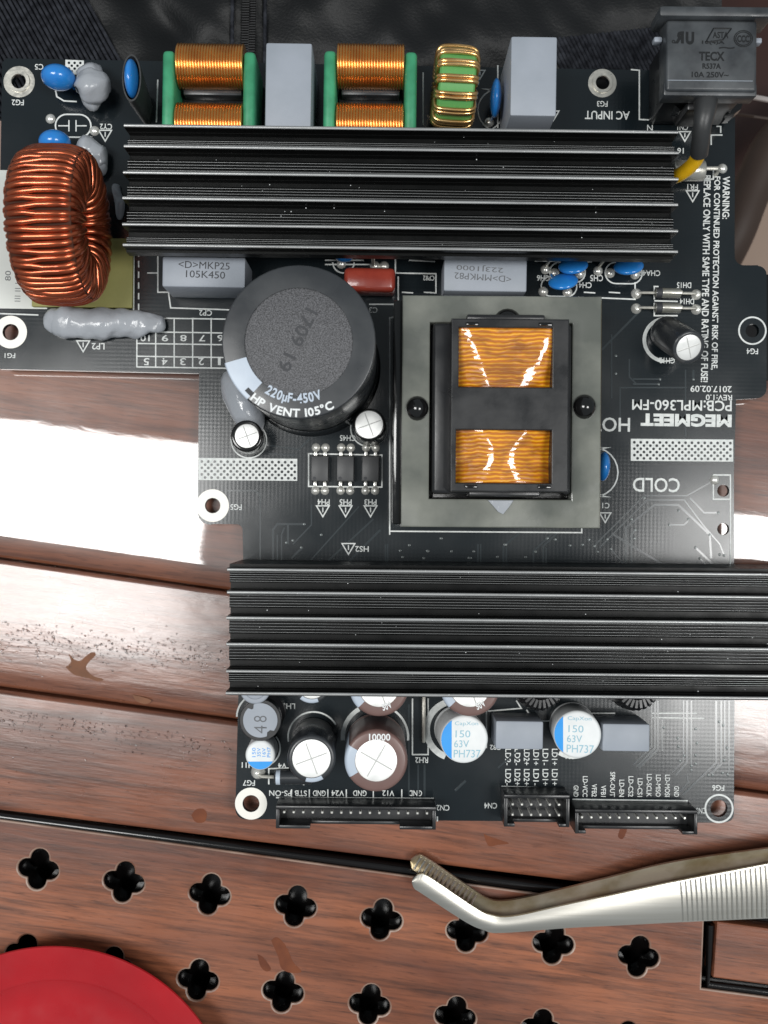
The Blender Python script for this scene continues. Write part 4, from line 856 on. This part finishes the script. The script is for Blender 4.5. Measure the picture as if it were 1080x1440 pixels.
# --- optocouplers
for i, px in enumerate((449.5, 485.5, 521)):
    p = X(px, 659, 3.4); o = comp('optocoupler', MB().box(-2.3, 2.3, -3.35, 3.35, .6, 3.4, .25, 2, .12), M['chip'], (p.x, p.y, 0), ['leftmost', 'middle', 'rightmost'][i] + ' of three small black four-legged chips below the largest capacitor', (0, 0, R(TILT)))
    MB().lathe([(.45, 3.41), (.38, 3.42), (0, 3.42)], 12, c=(-1.3, -2.5, 0)).build('pin_mark', M['ink'], o)
    for sx in (-1.25, 1.25):
        for sy in (-1, 1):
            MB().box(sx - .42, sx + .42, min(sy * 3.3, sy * 4.5), max(sy * 3.3, sy * 4.5), .9, 1.7, .15).lathe([(1.15, .05), (.95, .45), (.5, .9), (0, 1.0)], 12, c=(sx, sy * 5.6, 0)).build('leg', M['solder'], o)
# --- glass diodes
for lb_, y in (('upper of two glass diodes right of the transformer corner', 412), ('lower of two glass diodes right of the transformer corner', 433)):
    p = X(939, y, 1.6); o = comp('diode', MB().lathe([(0, -3.3), (1.1, -3.3), (1.3, -3.0), (1.3, 3.0), (1.1, 3.3), (0, 3.3)], 20, ax=(1, 0, 0)), M['glass'], p, lb_, (0, 0, R(TILT)))
    MB().lathe([(1.33, -3.1), (1.36, -3.0), (1.36, -1.7), (1.33, -1.6)], 20, ax=(1, 0, 0)).build('cathode_band', M['ink'], o)
    MB().tube([(-7.6, 0, -1.5), (-7.4, 0, -.2), (-6.8, 0, 0), (-3.2, 0, 0)], .38, 8).build('lead', M['tin'], o); MB().tube([(3.2, 0, 0), (6.8, 0, 0), (7.4, 0, -.2), (7.6, 0, -1.5)], .38, 8).build('lead', M['tin'], o)
    MB().box(-1.5, 3.6, -.45, .45, .9, 1.35, .2).build('glass_core', M['tin'], o)
    for s in (-1, 1): MB().lathe([(1.4, -1.55), (1.2, -1), (.6, -.3), (0, -.2)], 14, c=(s * 7.8, 0, 0)).build('solder_joint', M['solder'], o)
p = X(414, 1093, 2); o = comp('diode', MB().lathe([(0, -5.2), (1.6, -5.2), (1.85, -4.9), (1.85, 4.2), (1.6, 4.5), (0, 4.5)], 22, ax=(1, 0, 0)), M['sleeve'], p, 'black axial diode at lower left by the pale mounting ring')
MB().lathe([(1.88, -4.7), (1.9, -4.6), (1.9, -3.7), (1.88, -3.6)], 22, ax=(1, 0, 0)).build('cathode_band', M['stripe'], o); MB().tube([(-9.4, .8, -1.8), (-9.2, .7, 0), (-8.5, .2, 0), (-5, 0, 0)], .42, 8).build('lead', M['tin'], o)
MB().lathe([(1.9, -1.95), (1.6, -1), (.8, 0), (0, .3)], 14, c=(-9.6, .9, 0)).build('solder_joint', M['solder'], o)
p = X(596, 1012, 2); o = comp('jumper_wire', MB().tube([(0, 9.5, -1.9), (0, 9, -.3), (0, 8, 0), (0, -4.5, 0), (0, -5.6, -.3), (0, -6, -1.9)], .5, 8), M['tin'], p, 'bare silver jumper wire standing in the RH2 outline')
# legs of parts behind the upper heatsink edge
for x in (525, 843, 768): comp('lead', MB().tube([(0, 0, 0), (0, .2, 6), (0, 2.5, 14)], .45, 6), M['tin'], X(x, 374))
# --- pin headers
def header(label, x0, y0, x1, y1, rows, ncol, px0, pitch, cut0, cut1, zt=8.5, zl=4.2):
    a = X(x0, y0, zt); b = X(x1, y1, zt); cx, cy = (a.x + b.x) / 2, (a.y + b.y) / 2; wx, wy = (b.x - a.x) / 2, (a.y - b.y) / 2; t = .85
    pos = Vector((cx, cy, 0)); kt = (H - zt) / F
    m = MB().box(-wx, wx, -wy, wy, .05, 2.2)
    m.box(-wx, wx, wy - t, wy, 2.21, zt, .12).box(-wx, -wx + t, -wy, wy - t - .01, 2.21, zt, .12).box(wx - t, wx, -wy, wy - t - .01, 2.21, zt, .12)
    c0 = (cut0 - 540) * kt - cx; c1 = (cut1 - 540) * kt - cx
    m.box(-wx + t + .01, c0, -wy, -wy + t, 2.21, zt, .12).box(c1, wx - t - .01, -wy, -wy + t, 2.21, zt, .12).box(c0 + .01, c1 - .01, -wy + .02, -wy + t, 2.21, zl, .1)
    o = comp('pin_header', m, M['blkp'], pos, label, (0, 0, R(-.5)))
    for py in rows:
        for i in range(ncol):
            q = X(px0 + pitch * i, py, 7.6) - pos
            MB().box(q.x - .32, q.x + .32, q.y - .32, q.y + .32, 2.0, 7.6, .14, 1).build('pin', M['solder'], o)
    return o
header('wide sixteen-pin black header at lower left board edge', 388, 1134, 613, 1166, [1143], 16, 399.5, 13.4, 436, 562)
header('black double-row header with twelve pins, in the middle of the lower board edge', 709, 1118, 801, 1163, [1131.5, 1146], 6, 721, 13.05, 724, 786)
header('twelve-pin black single-row header at lower right board edge', 809, 1139, 981, 1173, [1150], 12, 818.5, 13.15, 824, 960)
# --- mains inlet
zi = 26; p = X(1001, 78, zi); p.z = 0; k = (H - zi) / F
iec = comp('power_inlet', MB().box(-66 * k, 66 * k, -52 * k, 52 * k, 20, zi, .7, 3, .4), M['iec'], p, 'dark grey mains inlet socket at the upper right corner', (0, 0, R(-.6)), ang=30)
MB().box(-76 * k, 84 * k, 51 * k, 66 * k, 18, zi + 1.5, .7, 2).build('flange', M['iec'], iec)
MB().box(-66 * k, 66 * k, -55 * k, -36 * k, 20, zi - .8, .5, 2).build('rear_step', M['iec'], iec)
MB().box(-62 * k, 58 * k, -36 * k, -35 * k, zi - .1, zi + .12, .05, 1).build('edge_line', M['greyp'], iec)
for s in (-1, 1): MB().box(min(s * 65 * k, s * 77 * k), max(s * 65 * k, s * 77 * k), 26 * k, 34 * k, 20.5, zi - 3, .4, 2).build('snap_tab', M['greyp'], iec)
def IT(s, px, py, wd, ht, bold=0.03, mirror=False):
    o_ = T(s, px, py, wd, ht, 0, zi + .06, M['emb'], iec, bold, loc0=p, tilt=0, mirror=mirror); return o_
IT('R', 955, 53, 13, 17, .06, True); IT('U', 970, 54, 12, 18, .06); IT('TECX', 1001, 79, 36, 13); IT('R537A', 1001, 93, 26, 8); IT('10A 250V~', 999, 105, 52, 8, .02); IT('10(4)A', 1003, 60, 32, 6); IT('o', 947, 59, 5, 5); IT('~', 1022, 67, 22, 3)
for rr in (13.5, 11.2):
    sheet('embossed_ring', [circ((1045 * 0 + (1045 - 540) * k - p.x, (720 - 54) * k - p.y), rr * k, 40, rr * k * .88), circ(((1045 - 540) * k - p.x, (720 - 54) * k - p.y), (rr - 1.2) * k, 40, (rr - 1.2) * k * .88)], M['emb'], iec, zi + .01, zi + .12)
IT('CCC', 1045, 54, 17, 10, .04)
tri = [(992, 60), (1003, 40), (1028, 40), (1016, 56)]
P2 = [((x - 540) * k - p.x, (720 - y) * k - p.y) for x, y in tri]
for i in range(4):
    a_, b_ = Vector((*P2[i], zi + .05)), Vector((*P2[(i+1) % 4], zi + .05)); MB().tube([a_, b_], .16, 6).build('embossed_line', M['emb'], iec)
IT('ASTA', 1013, 49, 22, 9, .02)
# terminals, sleeve and yellow wire
MB().box(-52 * k, 58 * k, -44 * k, 48 * k, .2, 19.9, .6).box(-24 * k, 18 * k, -64 * k, -50 * k, 8, 20, .6).build('terminal_block', M['blkp'], iec)
for (xa, ya, xb, yb, z0, z1) in [(938, 160, 962, 140, 2, 14), (1018, 165, 1030, 145, 2, 10)]:
    A_ = X(xa, ya, z0) - p; B_ = X(xb, yb, z1) - p; MB().tube([A_, (A_ + B_) / 2 + Vector((0, 0, 1)), B_], [1.6, 2.4, 2.6], 10).build('terminal', M['blkg'], iec)
for (x0, y0, x1, y1, z) in [(935, 150, 958, 153, 10), (982, 118, 1005, 122, 24), (978, 130, 1006, 136, 22), (1012, 152, 1030, 155, 6)]:
    a4 = X(x0, y0, z) - p; b4 = X(x1, y1, z) - p; MB().box(a4.x, b4.x, b4.y, a4.y, z - 1, z, .2, 1).build('terminal_tab', M['tin'], iec)
def pipe(name, pts, r, m, parent, base=Vector((0, 0, 0)), n=14): return MB().tube([q - base for q in catmull([X(*a_) for a_ in pts], 6)], r, n).build(name, m, parent, ang=60)
wr = [(992, 134, 21), (992, 152, 23), (988, 175, 23), (985, 200, 20), (983, 216, 17)]
n_ = (len(wr) - 1) * 6 + 1; rad = [3.1 - .9 * min(1, i / 12) for i in range(n_)]
o = comp('insulated_wire', MB().tube([q for q in catmull([X(*a_) for a_ in wr], 6)], rad, 16), M['rub'], (0, 0, 0), 'black sleeved wire with yellow end running from the mains inlet', ang=60)
pipe('yellow_core', [(984, 212, 17.5), (978, 226, 14), (968, 237, 11), (955, 246, 8), (945, 250, 4)], 1.75, M['yel'], o)
p = X(968, 240, 4); o = comp('fuse', MB().lathe([(0, -4), (2.4, -4), (2.6, -3.7), (2.6, 3.7), (2.4, 4), (0, 4)], 24, ax=(1, 0, 0)), M['tin'], p, 'silver fuse cap half under the yellow wire'); MB().tube([(4, .6, 0), (7.4, .6, 0), (8.0, .4, -.6), (8.2, .2, -3.9)], .55, 8).build('lead', M['tin'], o)
# ================================================================== TWEEZERS
zt = ZT
tb = X(690, 1300, ZT); tw = tag(empty('tweezers', tb), 'bent stainless steel tweezers with ridged grip lying below the board', 'tweezers')
def E(pts): return [p - tb for p in catmull([X(*q) for q in pts], 7)]
zl_, zu_ = ZT + 5.5, ZT + 2.5
lowA = E([(580, 1236, zl_), (590, 1230, zl_), (604, 1234, zl_), (665, 1275, zl_), (690, 1287, zl_), (722, 1289, zl_), (800, 1272, zl_), (880, 1255, zl_), (955, 1239, zl_), (1090, 1213, zl_), (1200, 1192, zl_)])
lowB = E([(579, 1242, zl_), (583, 1250, zl_), (592, 1256, zl_), (652, 1295, zl_), (680, 1308, zl_), (705, 1312, zl_), (800, 1305, zl_), (880, 1301, zl_ - .2), (955, 1297, zl_ - .5), (1090, 1291, zl_ - .8), (1200, 1287, zl_ - .8)])
MB().plate(lowA, lowB, .9, .4).build('front_arm', M['steel'], tw, ang=40)
upA = E([(578, 1210, zu_ + 1), (588, 1203, zu_ + 1), (600, 1207, zu_ + 1), (655, 1244, zu_ + 1), (686, 1264, zu_ + 1), (712, 1267, zu_ + 1), (760, 1258, zu_ + 2), (850, 1236, zu_ + 3), (950, 1212, zu_ + 4), (1090, 1192, zu_ + 5), (1200, 1180, zu_ + 5)])
upB = E([(577, 1214, zu_), (580, 1222, zu_), (590, 1230, zu_), (650, 1276, zu_ - 1), (680, 1294, zu_ - 1), (705, 1300, zu_ - 1), (760, 1290, zu_ - 1), (850, 1272, zu_ - 1), (950, 1250, zu_ - 1), (1090, 1226, zu_ - 1), (1200, 1205, zu_ - 1)])
MB().plate(upA, upB, 1.1, -.7).build('rear_arm', M['steel_in'], tw, ang=40)
gr = MB()
for i in range(22):
    x = 957 + 7.0 * i; f_ = (x - 955) / 135
    a = X(x, 1240 - 26 * f_ + 1, zl_ + .1) - tb; b = X(x + 3.5, 1297 - 6 * f_ - 1.5, zl_ - .5) - tb; gr.tube([a.lerp(b, t_ / 8) + Vector((0, 0, .4 * math.sin(math.pi * t_ / 8))) for t_ in range(9)], .2, 6)
gr.build('grip_ridges', M['steel'], tw)
te = MB()
for i in range(14):
    f_ = i / 13; a = X(592 + 78 * f_, 1206 + 52 * f_, zu_ + 1) - tb; b = X(583 + 78 * f_, 1222 + 54 * f_, zu_) - tb; te.tube([a + Vector((0, 0, .05)), (a + b) / 2 + Vector((0, 0, -.55)), b + Vector((0, 0, .05))], .28, 6)
te.build('jaw_teeth', M['steel'], tw)
# ================================================================== RED DISH
zr = ZT + 9; dc = X(75, 1586, zr); k = (H - zr) / F; Rr = 255 * k
dish = MB().lathe([(0, 1.0), (28, 1.0), (29, .05), (31, .05), (31.5, 1.4), (38, 3.5), (Rr - 1.0, 8.0), (Rr, 8.6), (Rr - .2, 9.0), (Rr - .9, 8.9), (200 * k + .8, 6.3), (200 * k, 6.0), (199 * k, 5.75), (30, 5.0), (0, 4.9)], 128)
tag(dish.build('dish', M['dish'], None, (dc.x, dc.y, ZT), ang=60), 'shiny red round dish cut off by the lower left corner', 'dish')
# ================================================================== BLACK BAG, SEAT AND STRAP BEYOND THE TABLE EDGE
from mathutils import noise
bag0 = X(500, 0, -14)
bag = tag(empty('bag', bag0), 'black nylon bag with ribbed webbing and zip behind the top of the board', 'bag')
def bagz(px, py):
    return -10 + 4.0 * noise.noise((px * .006, py * .012, 1)) + 2.6 * noise.noise((px * .014 + py * .012, py * .008, 4)) + 1.0 * noise.noise((px * .03 - py * .02, py * .02, 8)) - 3.5 * max(0, (py - 60) / 80) - 3.0 * math.exp(-((px - 200 - py * .9) / 30) ** 2)
vs = []; nx, ny = 150, 40
for j in range(ny + 1):
    for i in range(nx + 1):
        px = -260 + 1275 * i / nx; py = -260 + 430 * j / ny; vs.append(X(px, py, bagz(px, py)) - bag0)
MB().poly(vs, [(j*(nx+1)+i, j*(nx+1)+i+1, (j+1)*(nx+1)+i+1, (j+1)*(nx+1)+i) for j in range(ny) for i in range(nx)]).build('bag_panel', M['cloth'], bag, ang=80)
def webbing(x0, y0, dx, dy, wx, wy, n, m=12, lift=.8):
    """ribbed strap: n ribs side by side along (wx, wy), each running along (dx, dy) in photo pixels"""
    mb = MB()
    for i in range(n):
        pts = []
        for j in range(m + 1):
            px = x0 + wx * i / n + dx * j / m; py = y0 + wy * i / n + dy * j / m; pts.append(X(px, py, bagz(px, py) + lift + .45 * noise.noise((i * .8, j * .9, 3))) - bag0)
        mb.tube(pts, .55, 6)
    return mb.build('webbing', M['web'], bag, ang=80)
webbing(-190, -130, 165, 300, 225, -40, 34); webbing(770, 55, 30, 60, 165, -18, 30, lift=.3)
zp = MB()
for j in range(60):
    py = -120 + j * 3.6
    for s in (0, 1):
        px = 346 + s * 9 - (py * .02); c = X(px, py + 1.8 * s, bagz(px, py) + 1.0) - bag0; zp.box(c.x - 1.0, c.x + 1.0, c.y - .22, c.y + .22, c.z - .5, c.z + .4, .1, 1)
zp.build('zip_teeth', M['zip'], bag)
webbing(328, -130, -2, 260, 0, 0, 1, 20); webbing(374, -130, -2, 260, 0, 0, 1, 20)
zs = -130; a = X(985, -100, zs); b = X(1300, 210, zs)
seat = MB().poly([X(930, -200, zs), X(1400, -200, zs), X(1400, 120, zs), X(1095, 215, zs), X(1000, 330, zs)] + [X(930, -200, zs) - Vector((0, 0, 30)), X(1400, -200, zs) - Vector((0, 0, 30)), X(1400, 120, zs) - Vector((0, 0, 30)), X(1095, 215, zs) - Vector((0, 0, 30)), X(1000, 330, zs) - Vector((0, 0, 30))],
     [(0, 1, 2, 3, 4), (9, 8, 7, 6, 5), (0, 5, 6, 1), (1, 6, 7, 2), (2, 7, 8, 3), (3, 8, 9, 4), (4, 9, 5, 0)])
tag(seat.build('seat', M['seat'], None, ang=0), 'dark red-brown wooden seat behind the mains inlet at upper right', 'seat')
tag(MB().tube(catmull([X(1180, 130, -100), X(1095, 195, -100), X(1058, 265, -100), X(1030, 335, -100), X(985, 420, -110)], 6), [7.0] * 25, 12).build('strap', M['strapm'], None, ang=80), 'blurred dark brown strap crossing the upper right corner', 'strap')
tag(MB().tube([X(1056, 136, -60), X(1072, 139, -58), X(1100, 144, -56)], .8, 6).build('cord', M['wrap'], None), 'short pale cord end right of the mains inlet', 'cord')
tag(MB().tube([X(1030, 160, -70), X(1060, 164, -66), X(1110, 171, -66)], .5, 6).build('cord', M['strapm'], None), 'thin dull cord just below the pale cord end at right', 'cord')
